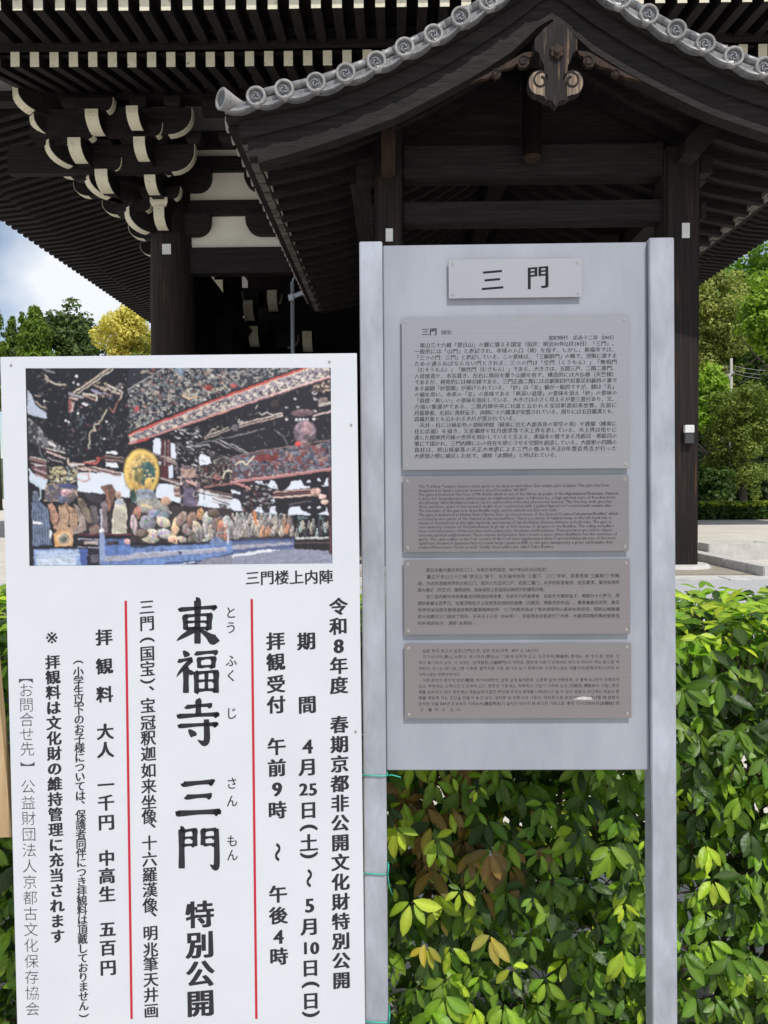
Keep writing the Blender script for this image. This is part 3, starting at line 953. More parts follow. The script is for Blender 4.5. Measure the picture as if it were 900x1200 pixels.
m.build('boss', brownwood, pend)
# side fins: scrolling carved boards left and right of the pendant
fin = [(676, 60), (690, 62), (720, 80), (752, 97), (742, 93), (733, 92), (727, 88), (722, 92), (716, 88), (717, 82), (708, 80), (702, 78), (697, 74), (694, 79), (687, 79), (683, 74), (683, 67), (679, 66)]
for sgn in (1, -1):
    f_ = fin if sgn == 1 else [(1303 - a, b + 1) for a, b in reversed(fin)]
    m = MB(); m.prism(px_poly(f_, YP + .08), lambda a, b, t: (a, t, b), YP + 0.06, YP + 0.12); fo = m.build('carved_fin', brownwood, porch)
    for (cx_, cy_, r_) in ((689.5, 71, 6.5), (722, 85.5, 4.5)):
        pts = []
        for k in range(14):
            t = k / 13; q = radians(200) + 1.1 * 2 * pi * t; rr = r_ * (1 - 0.6 * t)
            x_ = cx_ + rr * cos(q); x_ = x_ if sgn == 1 else 1303 - x_
            v = P(x_, cy_ + rr * sin(q), YP + .06); pts.append((v.x, YP + 0.058, v.z))
        m = MB(); m.tube(pts, 0.009, 6); m.build('carved_scroll', grooveshade, fo)

# small fittings on the porch columns
tagplate('notice_tag', 452, 268, 460.5, 283, YC - 0.002, 'small white tag on the porch column directly above the grey board\'s top left', 'notice')
tagplate('notice_tag', 799, 261.5, 808, 279, YC - 0.002, 'small upright white tag high on the right porch column', 'notice')
bx = empty('key_box', P(806, 510, YC), 'small box with pale top half screwed to the right porch column', 'box')
a = P(800.5, 498.5, YC); b = P(811.5, 507.5, YC); c = P(811.5, 520, YC)
grey_pl = mat('dark_plastic', (0.05, 0.05, 0.055), 0.5, noise=(20, .2)); 
m = MB(); m.box((a.x, YC - 0.07, b.z), (b.x, YC - 0.003, a.z)); m.build('top_cover', MATS['notice_white'], bx, bevel=0.006)
m = MB(); m.box((a.x + .002, YC - 0.06, c.z), (b.x - .002, YC - 0.003, b.z - 0.002)); m.build('lower_case', grey_pl, bx, bevel=0.006)
# drain pole beside the porch eave
galv = mat('galvanised_pipe', (0.34, 0.36, 0.38), 0.45, metal=0.3, noise=(6, .15))
dp = empty('drain_pole', P(342.5, 440, 17.6), 'thin grey pole with curved tip under the lower end of the porch eave', 'pole')
tp = P(342.5, 331, 17.6)
m = MB(); m.cyl((tp.x, 17.6, GZ), (tp.x, 17.6, tp.z), 0.05, 0.045, 12); m.build('pipe', galv, dp)
m = MB(); pts = [tp, P(343.5, 327.5, 17.6), P(346, 324, 17.6)]; m.tube(pts, 0.022, 8); m.build('curved_tip', galv, dp)
m = MB(); m.bar(P(338.5, 350, 17.55), P(365, 339, 17.55), 0.08, 0.09); m.bar(P(338.5, 349.5, 17.5), P(344, 349, 17.5), 0.13, 0.13); m.build('support_arm', galv, dp)

# ------------------------------------------------------------------ lettering
_gl = {}
_tc = bpy.data.curves.new('glyph_source', 'FONT'); _tc.resolution_u = 2
_to = bpy.data.objects.new('glyph_source', _tc)
_gs = bpy.data.scenes.new('glyphs'); _gs.collection.objects.link(_to); _gv = _gs.view_layers[0]
VROT = set('（）()〜～【】「」ー')
def glyph(ch, res=2):
    """outline of one character as filled triangles, from the built-in typeface"""
    k = (ch, res)
    if k in _gl: return _gl[k]
    _tc.resolution_u = res
    _tc.body = ch
    _gv.update()
    me = bpy.data.meshes.new_from_object(_to.evaluated_get(_gv.depsgraph))
    n = len(me.vertices)
    if n == 0:
        bpy.data.meshes.remove(me); _gl[k] = None; return None
    co = np.zeros(n * 3); me.vertices.foreach_get('co', co); co = co.reshape(-1, 3)[:, :2].copy()
    bm = bmesh.new(); bm.from_mesh(me)
    bmesh.ops.remove_doubles(bm, verts=bm.verts, dist=1e-5)
    bm.verts.ensure_lookup_table()
    co = np.array([v.co[:2] for v in bm.verts])
    nrm = np.zeros_like(co)
    for e in bm.edges:
        if len(e.link_faces) == 1:
            f = e.link_faces[0]
            a, b = e.verts[0].index, e.verts[1].index
            d = co[b] - co[a]; nn = np.array([d[1], -d[0]]); l_ = np.linalg.norm(nn)
            if l_ < 1e-9: continue
            nn /= l_
            fc = np.array(f.calc_center_median()[:2])
            if nn @ (fc - co[a]) > 0: nn = -nn
            nrm[a] += nn; nrm[b] += nn
    l_ = np.linalg.norm(nrm, axis=1); l_[l_ < 1e-6] = 1
    nrm /= l_[:, None]
    fs = [tuple(v.index for v in f.verts) for f in bm.faces]
    bm.free(); bpy.data.meshes.remove(me)
    _gl[k] = (co, nrm, fs)
    return _gl[k]

STY = {  # stroke gain across / down, rise to the right, width squeeze
    'kai': (0.034, 0.010, 0.07, 0.97), 'bold': (0.054, 0.020, 0.06, 1.0), 'title': (0.05, 0.014, 0.05, 1.0),
    'thin': (-0.014, -0.014, 0.0, 1.0), 'kana': (0.012, 0.002, 0.05, 0.9), 'plate': (0.012, -0.004, 0.09, 1.0),
    'sans': (0.0, 0.0, 0.0, 1.0), 'latin': (-0.004, -0.004, 0.0, 1.12)}
def put(m, ch, cx, cy, em, style, fn, vertical=False, res=2, byadv=False):
    """one character centred at cx, cy (em high) on the plane given by fn(u, v)"""
    g = glyph(ch, res)
    if g is None: return
    co, nrm, fs = g
    dx, dy, sh, sq = STY[style]
    v = co.copy()
    cjk = ord(ch) > 0x2E80
    mid = np.array([0.5, 0.36]) if cjk else (v.min(0) + v.max(0)) / 2
    if not cjk: mid[1] = 0.345
    if vertical and ch in '（）〜【】': mid = (v.min(0) + v.max(0)) / 2
    v = v + nrm * np.array([dx, dy])
    v -= mid
    if vertical and ch in VROT:
        v = np.stack([v[:, 1], -v[:, 0]], 1)
    elif vertical and ch in '、。':
        v += np.array([0.55, 0.55])
    v[:, 1] += v[:, 0] * sh
    v[:, 0] *= sq
    m.add([fn(cx + a * em, cy + b * em) for a, b in v], fs)

ADV = {}
def adv(ch):
    if ord(ch) > 0x2E80: return 1.0
    if ch == ' ': return 0.28
    g = glyph(ch, 1)
    co = g[0]
    return float(co[:, 0].max() - co[:, 0].min()) + 0.09

def line(m, text, x0, x1, y, em, style, fn, just=True, res=1):
    """a line of writing set from x0 (to x1 when justified)"""
    ws = [adv(c) for c in text]; tot = sum(ws)
    k = (x1 - x0) / tot if just else em
    x = x0
    for c, w_ in zip(text, ws):
        if c not in ' 　':
            put(m, c, x + w_ * k / 2, y, em, style, fn, res=res)
        x += w_ * k

# ------------------------------------------------------------------ sign frames
def frame(loc, rx, ry, rz):
    return Matrix.Translation(loc) @ Matrix.Rotation(rz, 4, 'Z') @ Matrix.Rotation(ry, 4, 'Y') @ Matrix.Rotation(rx, 4, 'X')
FM = frame((-0.0889, 2.05, 2.2096), radians(-1.093), radians(-0.098), radians(-0.209))
FW = frame((-1.0159, 1.98, 1.9015), radians(0.046), radians(-0.307), radians(1.052))
def loc_of(F, px, py):
    """point of the sign's own plane seen at px, py -> (u, v)"""
    Fi = F.inverted(); o = Fi @ CAM; d = Fi.to_3x3() @ ray(px, py)
    t = -o.y / d.y; q = o + d * t
    return q.x, q.z
LM = lambda a, b: loc_of(FM, a, b)
LW = lambda a, b: loc_of(FW, a, b)

ink = mat('engraved_ink', (0.012, 0.012, 0.018), 0.7, spec=0.2)
inkb = mat('print_black', (0.012, 0.012, 0.02), 0.5)
inkg = mat('print_grey_black', (0.05, 0.052, 0.065), 0.5)
red = mat('print_red', (0.5, 0.01, 0.03), 0.5)
paint_white = mat('sign_white', (0.77, 0.79, 0.85), 0.42, spec=0.4, noise=(2.5, 0.02), cols=[(0.60, 0.62, 0.67), (0.65, 0.668, 0.715)], bump=(2.2, 0.05))
panelgrey = mat('painted_metal_grey', (0.4, 0.42, 0.47), 0.5, metal=0.0, spec=0.55, noise=(2.0, 0.1), grain=(2.2, 1, 0.8),
                cols=[(0.26, 0.277, 0.32), (0.355, 0.375, 0.425), (0.5, (0.31, 0.328, 0.375))], bump=(6, 0.04))
postgrey = mat('post_metal_grey', (0.42, 0.44, 0.5), 0.42, metal=0.0, spec=0.6, noise=(5.0, 0.1), grain=(2.5, 1, 0.9),
               cols=[(0.25, 0.27, 0.31), (0.43, 0.46, 0.53), (0.5, (0.34, 0.36, 0.41))], bump=(8, 0.06))
steel = mat('brushed_steel', (0.55, 0.52, 0.51), 0.33, metal=0.85, spec=0.5, noise=(2.0, 0.1), grain=(1.5, 40, 900),
            cols=[(0.36, 0.35, 0.375), (0.43, 0.42, 0.44)], bump=(2.0, 0.01))
steel0 = mat('brushed_steel_pale', (0.6, 0.6, 0.61), 0.33, metal=0.85, spec=0.5, noise=(2.0, 0.1), grain=(1.5, 40, 900), cols=[(0.44, 0.43, 0.45), (0.50, 0.49, 0.51)], bump=(2.0, 0.01))
steel2 = mat('brushed_steel_warm', (0.5, 0.45, 0.43), 0.33, metal=0.85, spec=0.5, noise=(2.0, 0.1), grain=(1.5, 40, 900),
            cols=[(0.27, 0.25, 0.268), (0.345, 0.322, 0.34)], bump=(2.0, 0.01))
screw_m = mat('screw_steel', (0.6, 0.58, 0.56), 0.3, metal=0.9)

# ------------------------------------------------------------------ grey information board
board = empty('information_board', None, 'grey metal information board on two posts with five engraved steel plates', 'information board', mat=FM)
uL, uLb = LM(421, 283)[0], LM(448, 300)[0]
uRa, uR = LM(761, 300)[0], LM(790, 280)[0]
vB = LM(600, 905)[1]
for a, b in ((0.0, uLb - 0.0), (uRa, 0.8281)):
    m = MB(); m.box((a, 0.0, -2.6), (b, 0.06, 0.0)); m.build('post', postgrey, board, bevel=0.0022)
m = MB(); m.box((uLb + 0.0015, 0.016, vB), (uRa - 0.0015, 0.05, -0.006)); pn = m.build('panel', panelgrey, board, bevel=0.002)
YPN = 0.016
def mplate(c, textfn, m_, warm=False):
    """c: four px corners tl, tr, bl, br"""
    q = [LM(*p) for p in c]
    # true rectangle through the corners, at the height it stands off the panel
    u0 = (q[0][0] + q[2][0]) / 2; u1 = (q[1][0] + q[3][0]) / 2; v1 = (q[0][1] + q[1][1]) / 2; v0 = (q[2][1] + q[3][1]) / 2
    yb, yf = YPN - 0.0075, YPN - 0.0095
    m = MB(); m.box((u0, yf, v0), (u1, yb, v1)); pl_ = m.build('text_plate', m_, board, bevel=0.0006)
    for su in (u0 + 0.011, u1 - 0.011):
        for sv in (v0 + 0.011, v1 - 0.011):
            m = MB(); m.cyl((su, yb, sv), (su, YPN - 0.0005, sv), 0.004, n=10); m.cyl((su, yf - 0.0016, sv), (su, yf + 0.0003, sv), 0.0036, 0.0042, n=14)
            a = rnd.uniform(0, pi)
            m.bar((su - 0.003 * cos(a), yf - 0.0018, sv - 0.003 * sin(a)), (su + 0.003 * cos(a), yf - 0.0018, sv + 0.003 * sin(a)), 0.0009, 0.0007, up=(0, 1, 0), mi=1)
            m.build('screw', [screw_m, ink], pl_)
    m = MB(); fn = lambda a, b: (a, yf - 0.0004, b)
    textfn(m, fn)
    lt_ = m.build('lettering', ink, pl_)
    if m_ is not steel0: lt_['kind'] = 'stuff'
    return pl_, (u0, u1, v0, v1, yf)
PXM = (LM(700, 600)[0] - LM(500, 600)[0]) / 200.0
def t_name(m, fn):
    for ch, a, b in (('三', 577.5, 327.5), ('門', 631, 324.5)):
        u, v = LM(a, b); put(m, ch, u, v, 28.5 * PXM, 'kai', fn, res=4)
mplate([(525.8, 304.3), (683, 300.6), (526, 349.3), (682.3, 347)], t_name, steel0)
def rows(lines, x0, x1, y0, y1, em, style, indent=None):
    def f(m, fn):
        n = len(lines)
        for i, (t, xa, xb, just) in enumerate(lines):
            y = y0 + (y1 - y0) * i / (n - 1)
            a = LM(x0 if xa is None else xa, y); b = LM(x1 if xb is None else xb, y)
            line(m, t, a[0], b[0], a[1], em * PXM, style, fn, just)
    return f
JP = ["　東山三十六峰「慧日山」の麓に聳える国宝（指定：明治30年12月28日）「三門」。",
"一般的には「山門」と表記され、寺域の入口（境）を指す。しかし、東福寺では、",
"「三つの門：三門」と表記している。この意味は、「三解脱門」の略で、涅槃に達する",
"ための通らねばならない門とされる。三つの門は「空門（くうもん）」「無相門",
"（むそうもん）」「無作門（むさもん）」である。大きさは、五間三戸、二階二重門、",
"入母屋造り、本瓦葺き、左右に階段を覆う山廊を有す。構造的には大仏様（天竺様）",
"であるが、視覚的には禅宗様である。三門正面二階には北朝第四代将軍足利義持の筆で",
"ある扁額「妙雲閣」が掲げられている。「妙」は「女」偏が一般的ですが、額は「玄」",
"の偏を用い、本来の「玄」の意味である「奥深い道理」の意味を添え「妙」の意味の",
"「真理・美しい」の意味を強化している。大きさは小さく見えるが畳三畳分あり、又、",
"力強い筆運びである。二階内陣中央に35歳と云われる宝冠釈迦如来坐像、左前に",
"月蓋尊者、右前に善財童子、両側に十六羅漢が安置されている。周りには五百羅漢とも、",
"森羅万象とも云われる木片が置かれている。",
"　天井・柱には極彩色の迦陵頻伽（極楽に住む人面鳥身の架空の鳥）や鹿龍（極楽に",
"住む応龍）を描き、又金襴巻や牡丹唐草等で天上界を表している。天上界は悟りに",
"達した精神界究極の世界を現わしていると言える。東福寺の僧である兆殿司・寒殿司の",
"筆にて描かれ、三門内陣に心の存在を感じさせる空間を創造している。大屋根の四隅の",
"角柱は、桃山城崩落の天正大地震による三門の傷みを天正13年豊臣秀吉が行った",
"大修理の際に補足した柱で、通称「太閤柱」と呼ばれている。"]
jl = [(t, None, None, True) for t in JP]
jl[12] = (JP[12], None, 608, True); jl[18] = (JP[18], None, 657, True)
def t_jp(m, fn):
    a = LM(494, 388.5); line(m, '三門', a[0], 0, a[1], 9.2 * PXM, 'kai', fn, False, 2)
    a = LM(513.5, 389); line(m, '（国宝）', a[0], LM(533, 389)[0], a[1], 5.2 * PXM, 'plate', fn)
    a = LM(643, 395.6); line(m, '室町時代　応永十二年（1405）', a[0], LM(724, 395.2)[0], a[1], 6.0 * PXM, 'plate', fn)
    rows(jl, 485.5, 724, 404.4, 534.5, 6.3, 'plate')(m, fn)
mplate([(470.5, 373), (739.8, 367.2), (472, 550.8), (737, 548.5)], t_jp, steel)
EN = ["The Tofukuji Temple's Sanmon (main gate) is the largest and oldest Zen temple gate in Japan. This gate has been",
"designated as Japan's national treasure since December 28, 1897.",
"The gate is located at the foot of Mt. Enichi, which is one of the thirty-six peaks of the Higashiyama Mountains. Sanmon",
"is short for Sangedatsumon, which means an enlightenment gate to Nirvana (i.e., a high spiritual state of freedom from",
"all suffering, which Buddhists believe can be achieved by removing all personal desires). This five bay wide gate has",
"three entrances, and is of two-storied, double door construction with a gabled, hipped roof covered with ceramic tiles.",
"The structure of the gate is in Great Buddha style, and its outlook is in Zen sect style.",
"The gate is dedicated to Hokan Shaka Nyorai Zazo (a seated statue of the Sacred Crowned Sakyamuni Buddha), which",
"is located in the center of the chancel on the second floor. There is a statue of Gakkai Sonja on the left hand side, a",
"statue of Zenzai Doji on the right hand side, and statues of Juroku Rakan (Sixteen Arhats) on both sides. The gate is",
"surrounded by statues of Gohyaku Rakan (a group of 500 statues of disciples of the Buddha). The ceiling and pillars",
"have colorful pictures of Heaven that were painted by Chodensu and Kandensu. These pictures are said to depict",
"extreme spiritual enlightenment. These statues and pictures there create a space where Buddhists feel the existence of",
"spirits. The square pillars on the four corners of the roof were supplemented when Toyotomi Hideyoshi (one of the most",
"significant shoguns in Japanese history) made large repairs in 1585 to the gate damaged by a great earthquake that",
"crushed Momoyama Castle as well. Usually, these pillars are called Taiko Bashira."]
ends = [715, 619, 725, 722, 718, 718, 654, 725, 717, 717, 720, 718, 724, 722, 719, 650]
mplate([(472, 559.8), (739, 555.8), (473.4, 647.5), (736.8, 645.4)], rows([(t, None, e, True) for t, e in zip(EN, ends)], 490.5, 720, 570, 641.5, 4.9, 'latin'), steel2)
CN = ["　　是日本最大最古老的三门。也是日本的国宝（1897年12月28日指定）。",
"　　矗立于东山三十六峰“慧日山”脚下，在东福寺标有“三重门　三门”字样，其意思是“三解脱门”的略",
"语。为达到涅槃境界的必经之门。其大小为五间三户，双层二重门，人字形斜脊屋顶，全瓦葺顶，虽然采用的",
"是大佛式（天竺式）建筑结构，但从视觉上却呈现出禅宗式的建筑风格。",
"　　在二层内殿中央供奉着宝冠释迦如来坐像，左前方为月盖尊者，右前方为善财童子，两侧为十六罗汉，周",
"围供奉着五百罗汉。在屋顶和柱子上绘有色彩缤纷的画像（兆殿司、寒殿司的作品），寓意着极乐世界。极乐",
"世界可以说是达致悟道成佛的最高精神世界。三门内殿创造出了使人感受到心灵存在的空间。因桃山城崩塌",
"的大地震对三门造成了损伤，于天正十三年（1585年），丰臣秀吉对其进行了大修，大屋顶四角的角柱就是当",
"时补修的柱子，通称“太阁柱”。"]
cl = [(t, None, None, True) for t in CN]; cl[0] = (CN[0], None, 650, True); cl[3] = (CN[3], None, 642, True); cl[8] = (CN[8], None, 561, True)
mplate([(473, 657.2), (739.6, 654.6), (474, 744), (739.4, 743.6)], rows(cl, 489.5, 727, 668.5, 731, 5.0, 'sans'), steel2)
KR = ["　일본 최대 최고의 삼문(三門)으로, 일본 국보(지정 : 1897. 12. 28)이다.",
"　히가시야마(東山) 36봉의 '에니치산(慧日山)' 기슭에 위치해 있고, 도후쿠지(東福寺) 절에는, 세 개의 문, 삼문, 이",
"라고 표기되어 있다. 이 의미는, '삼해탈문(三解脱門)'의 약자로, 열반에 이르기 위해서는 반드시 지나야 하는 문으로 여",
"겨진다. 크기는 5칸 3호, 2층 이중문, 팔작지붕 구조, 본기와 잇기 형태이며, 구조적으로는 대불양식(천축양식)이지만 시",
"각적으로는 선종양식이다.",
"　이층 본당의 중앙에 보관(寶冠) 석가여래좌상, 왼쪽 앞에 월개존자, 오른쪽 앞에 선재동자, 양 옆에 16나한이 안치되어",
"있고, 주변에는 오백나한이 모셔져 있다. 천장과 기둥에는 극채색의 그림이 그려져 있고 (兆殿司, 寒殿司의 그림), 천상",
"계를 묘사하고 있다. 천상계는 깨달음에 도달한 정신계 궁극의 세계를 나타낸다고 할 수 있다. 삼문의 공간에는 마음의 존",
"재를 깨닫게 하는 공간을 만들어 놓고 있다. 대지붕 네 모퉁이의 기둥은, 대지진으로 모모야마성이 무너질 때 삼문이",
"손상된 것을 1585년 도요토미 히데요시(豊臣秀吉)가 실시한 대수리 때 보강한 기둥으로, 통칭 '다이코바시라(太閤柱)' 라",
"고 불리고 있다."]
kl = [(t, None, None, True) for t in KR]; kl[0] = (KR[0], None, 633, True); kl[4] = (KR[4], None, 540, True); kl[10] = (KR[10], None, 543, True)
kp, kr = mplate([(474, 755.2), (741, 753.8), (474.5, 842.3), (740.5, 842.8)], rows(kl, 490.5, 727, 763.5, 832.5, 4.7, 'sans'), steel2)
a = LM(673, 820.5); b = LM(694, 817)
m = MB(); pts_ = [(a[0], a[1]), (b[0], a[1] - 0.001), (b[0] + 0.001, b[1] - .002), ((a[0] + b[0]) / 2, b[1] + 0.001), (a[0] + 0.006, b[1] - 0.003)]
m.prism(pts_, lambda p, q, t: (p, t, q), kr[4] - 0.0009, kr[4] - 0.0006); m.build('white_scratch', mat('scratch_white', (0.5, 0.48, 0.46), 0.6, noise=(160, .45)), kp)

# ------------------------------------------------------------------ white event poster board
poster = empty('event_poster_board', None, 'white upright notice board with temple interior picture, black vertical Japanese writing and two red lines', 'poster board', mat=FW)
PW = 0.9212
pxw = (LW(400, 700)[0] - LW(100, 700)[0]) / 300.0
m = MB(); m.box((0, 0, -1.86), (PW, 0.004, 0)); m.build('front_sheet', paint_white, poster, bevel=0.0012)
brd = mat('edge_wood', (0.32, 0.2, 0.12), 0.8, noise=(5, .2), grain=(8, 8, 1))
m = MB()
for x0_, x1_ in ((0.008, 0.038), (PW - 0.034, PW - 0.004)): m.box((x0_, 0.0045, -2.3), (x1_, 0.030, -0.012))
m.build('side_rail', brd, poster, bevel=0.001)
m = MB()
for z_ in (-0.05, -0.95, -1.8): m.box((0.04, 0.0045, z_ - 0.03), (PW - 0.036, 0.029, z_))
m.build('cross_rail', brd, poster, bevel=0.001)
for (a_, b_) in ((411.5, 498), (416.7, 857.5), (13, 428), (386, 424)):
    u, v = LW(a_, b_); m = MB(); m.cyl((u, -0.0014, v), (u, 0.0005, v), 0.0032, 0.0036, 10); m.build('nail', mat('nail_grey', (0.3, 0.28, 0.27), 0.5) if 'nail_grey' not in MATS else MATS['nail_grey'], poster)
fnw = lambda a, b: (a, -0.0005, b)
def vtext(chars, style, em, m_=inkb, res=3):
    """chars: list of (char, px, py)"""
    m = MB()
    for ch, a_, b_ in chars:
        if len(ch) == 2:
            u, v = LW(a_, b_)
            for k, c in enumerate(ch): put(m, c, u + (k - 0.5) * em * 0.5 * pxw, v, em * pxw * 0.92, style, fnw, res=res)
            continue
        u, v = LW(a_, b_)
        e_ = em
        if ord(ch) < 0x2E80 and ch.isdigit(): e_ = em * 1.05
        put(m, ch, u, v, e_ * pxw, style, fnw, vertical=True, res=res)
    return m.build('lettering', m_, poster)
def col(text, xt, xb, y0, y1, *a, **k):
    n = len(text); L_ = []
    for i, c in enumerate(text):
        if c in ' 　': continue
        y = y0 + (y1 - y0) * i / (n - 1)
        L_.append((c, xt + (xb - xt) * (y - 700) / 500.0, y))
    return vtext(L_, *a, **k)
def xl(xt, xb, y): return xt + (xb - xt) * (y - 700) / 500.0
col('令和8年度　春期京都非公開文化財特別公開', 396.5, 400.5, 711, 1149, 'bold', 21.5)
B_ = [('期', 751.5), ('間', 826), ('4', 875), ('月', 899), ('25', 925), ('日', 949.5), ('（', 970), ('土', 988), ('）', 1002), ('〜', 1029), ('5', 1061), ('月', 1086), ('10', 1111), ('日', 1134.5), ('（', 1154), ('日', 1173), ('）', 1188)]
vtext([(c, xl(358.5, 364.5, y), y) for c, y in B_], 'bold', 22)
C_ = [('拝', 751.5), ('観', 776), ('受', 802), ('付', 826), ('午', 875), ('前', 900), ('9', 925), ('時', 949.5), ('〜', 998.5), ('午', 1048), ('後', 1073), ('4', 1098), ('時', 1121)]
vtext([(c, xl(322.5, 327.5, y), y) for c, y in C_], 'bold', 22)
F_ = [('と', 718), ('う', 735.5), ('ふ', 774.5), ('く', 792), ('じ', 836), ('さ', 918), ('ん', 938.7), ('も', 985.5), ('ん', 1002)]
vtext([(c, xl(270.5, 273.5, y), y) for c, y in F_], 'kana', 15.5)
vtext([(c, xl(232, 235, y), y) for c, y in (('特', 1072), ('別', 1107.5), ('公', 1141.5), ('開', 1176))], 'bold', 34, res=4)
D_ = list(zip('三門（国宝）、宝冠釈迦如来坐像、十六羅漢像、明兆筆天井画', [711.6, 730.7, 750, 766, 784, 798, 812, 827, 847, 865, 883.5, 903, 921.6, 940, 957, 973, 988, 1007, 1025, 1043, 1061, 1077, 1093.6, 1113, 1130, 1148, 1166, 1184.5]))
vtext([(c, xl(172, 177.5, y), y) for c, y in D_], 'kai', 19)
E_ = list(zip('拝観料大人一千円中高生五百円', [747, 781, 814, 857.6, 879, 920, 941, 963.7, 1005.7, 1026.5, 1048, 1089, 1111, 1134]))
vtext([(c, xl(121.5, 127.5, y), y) for c, y in E_], 'bold', 20)
col('（小学生以下のお子様については、保護者同伴につき拝観料は頂戴しておりません）', 90.5, 98.5, 776, 1190, 'kai', 13, res=2)
u_, v_ = LW(60.8, 747); m = MB(); put(m, '※', u_, v_, 25 * pxw, 'sans', fnw, res=3); m.build('lettering', inkb, poster)
G_ = [(c, 776 + i * 17.85) for i, c in enumerate('拝観料は文化財の維持管理に充当されます')]
vtext([(c, xl(60.5, 69.5, y), y) for c, y in G_], 'bold', 17.5)
H_ = [('【', 798)] + [(c, 809 + i * 17.2) for i, c in enumerate('お問合せ先')] + [('】', 895)] + [(c, 922 + i * 18.6) for i, c in enumerate('公益財団法人京都古文化保存協会')]
vtext([(c, xl(28.5, 38.5, y), y) for c, y in H_], 'thin', 18, m_=inkg)
m = MB()
a0 = LW(297.5, 677); a1 = LW(389, 676)
for i, c in enumerate('三門楼上内陣'):
    u, v = LW(296 + i * 17.2, 677.5 - i * 0.25); put(m, c, u, v, 17.6 * pxw, 'kai', fnw, res=3)
m.build('lettering', inkb, poster)
for (xa, ya, xb, yb) in ((295, 702, 300.5, 1194), (147.4, 704, 154.3, 1194)):
    p0 = LW(xa, ya); p1 = LW(xb, yb); m = MB(); h = 1.45 * pxw
    m.add([fnw(p0[0] - h, p0[1]), fnw(p0[0] + h, p0[1]), fnw(p1[0] + h, p1[1]), fnw(p1[0] - h, p1[1])], [(0, 1, 2, 3)]); m.build('red_line', red, poster)
# the five large title characters are brushed stroke by stroke
# each stroke: points on a 100 x 100 square (y down) with widths
def brush(m, pts, cx_, cy_, size, k=7):
    """pts: (x, y, width) knots; a tapering ribbon smooth through them"""
    P_ = [np.array(p, float) for p in pts]
    if len(P_) == 2: P_ = [P_[0], (P_[0] + P_[1]) / 2, P_[1]]
    out_ = []
    n = len(P_)
    for i in range(n - 1):
        p0 = P_[max(i - 1, 0)]; p1 = P_[i]; p2 = P_[i + 1]; p3 = P_[min(i + 2, n - 1)]
        for j in range(k + (1 if i == n - 2 else 0)):
            t = j / k
            q = 0.5 * ((2 * p1) + (-p0 + p2) * t + (2 * p0 - 5 * p1 + 4 * p2 - p3) * t * t + (-p0 + 3 * p1 - 3 * p2 + p3) * t ** 3)
            out_.append(q)
    vs = []
    for i, q in enumerate(out_):
        d = out_[min(i + 1, len(out_) - 1)][:2] - out_[max(i - 1, 0)][:2]
        d = d / (np.linalg.norm(d) + 1e-9); nn = np.array([-d[1], d[0]])
        w2 = max(q[2] * 1.3, 0.3) / 2
        for s_ in (-1, 1):
            e = q[:2] + nn * w2 * s_
            u, v = LW(cx_ + (e[0] - 50) * size / 100, cy_ + (e[1] - 50) * size / 100)
            vs.append(fnw(u, v))
    m.add(vs, [(2 * i, 2 * i + 1, 2 * i + 3, 2 * i + 2) for i in range(len(out_) - 1)])
def H(x0, y0, x1, y1, w_=7):     # horizontal with a pressed head and a shouldered end
    return [(x0, y0 - 1, w_ * .95), (x0 + 4, y0, w_ * 1.1), ((x0 + x1) / 2, (y0 + y1) / 2 - 0.6, w_ * .8), (x1 - 7, y1, w_ * 1.0), (x1 - 3, y1 + 1.2, w_ * 1.5), (x1 + 1, y1 + 2.5, w_ * .5)]
def V(x0, y0, x1, y1, w_=10):
    return [(x0 - 2, y0 - 2, w_ * .7), (x0, y0 + 3, w_ * 1.15), ((x0 + x1) / 2, (y0 + y1) / 2, w_ * .95), (x1, y1 - 2, w_ * 1.05), (x1, y1 + 1, w_ * .7)]
def SL(x0, y0, x1, y1, w_=10, b=3):   # sweep to lower left
    return [(x0, y0, w_), ((x0 * .6 + x1 * .4) + b, (y0 * .6 + y1 * .4), w_ * .85), ((x0 * .25 + x1 * .75) + b, (y0 * .25 + y1 * .75), w_ * .55), (x1, y1, 1)]
def SR(x0, y0, x1, y1, w_=12):   # press to lower right
    return [(x0, y0, w_ * .35), ((x0 + x1) / 2 - 2, (y0 + y1) / 2 + 1, w_ * .75), (x1 - 12, y1 - 3, w_ * 1.35), (x1 - 3, y1 - 1, w_ * .7), (x1 + 3, y1 - 1, 1)]
def D(x0, y0, x1, y1, w_=9):
    return [(x0, y0, w_ * .3), ((x0 + x1) / 2, (y0 + y1) / 2, w_ * .9), (x1, y1, w_ * 1.1), (x1 + 1, y1 + 2, w_ * .4)]
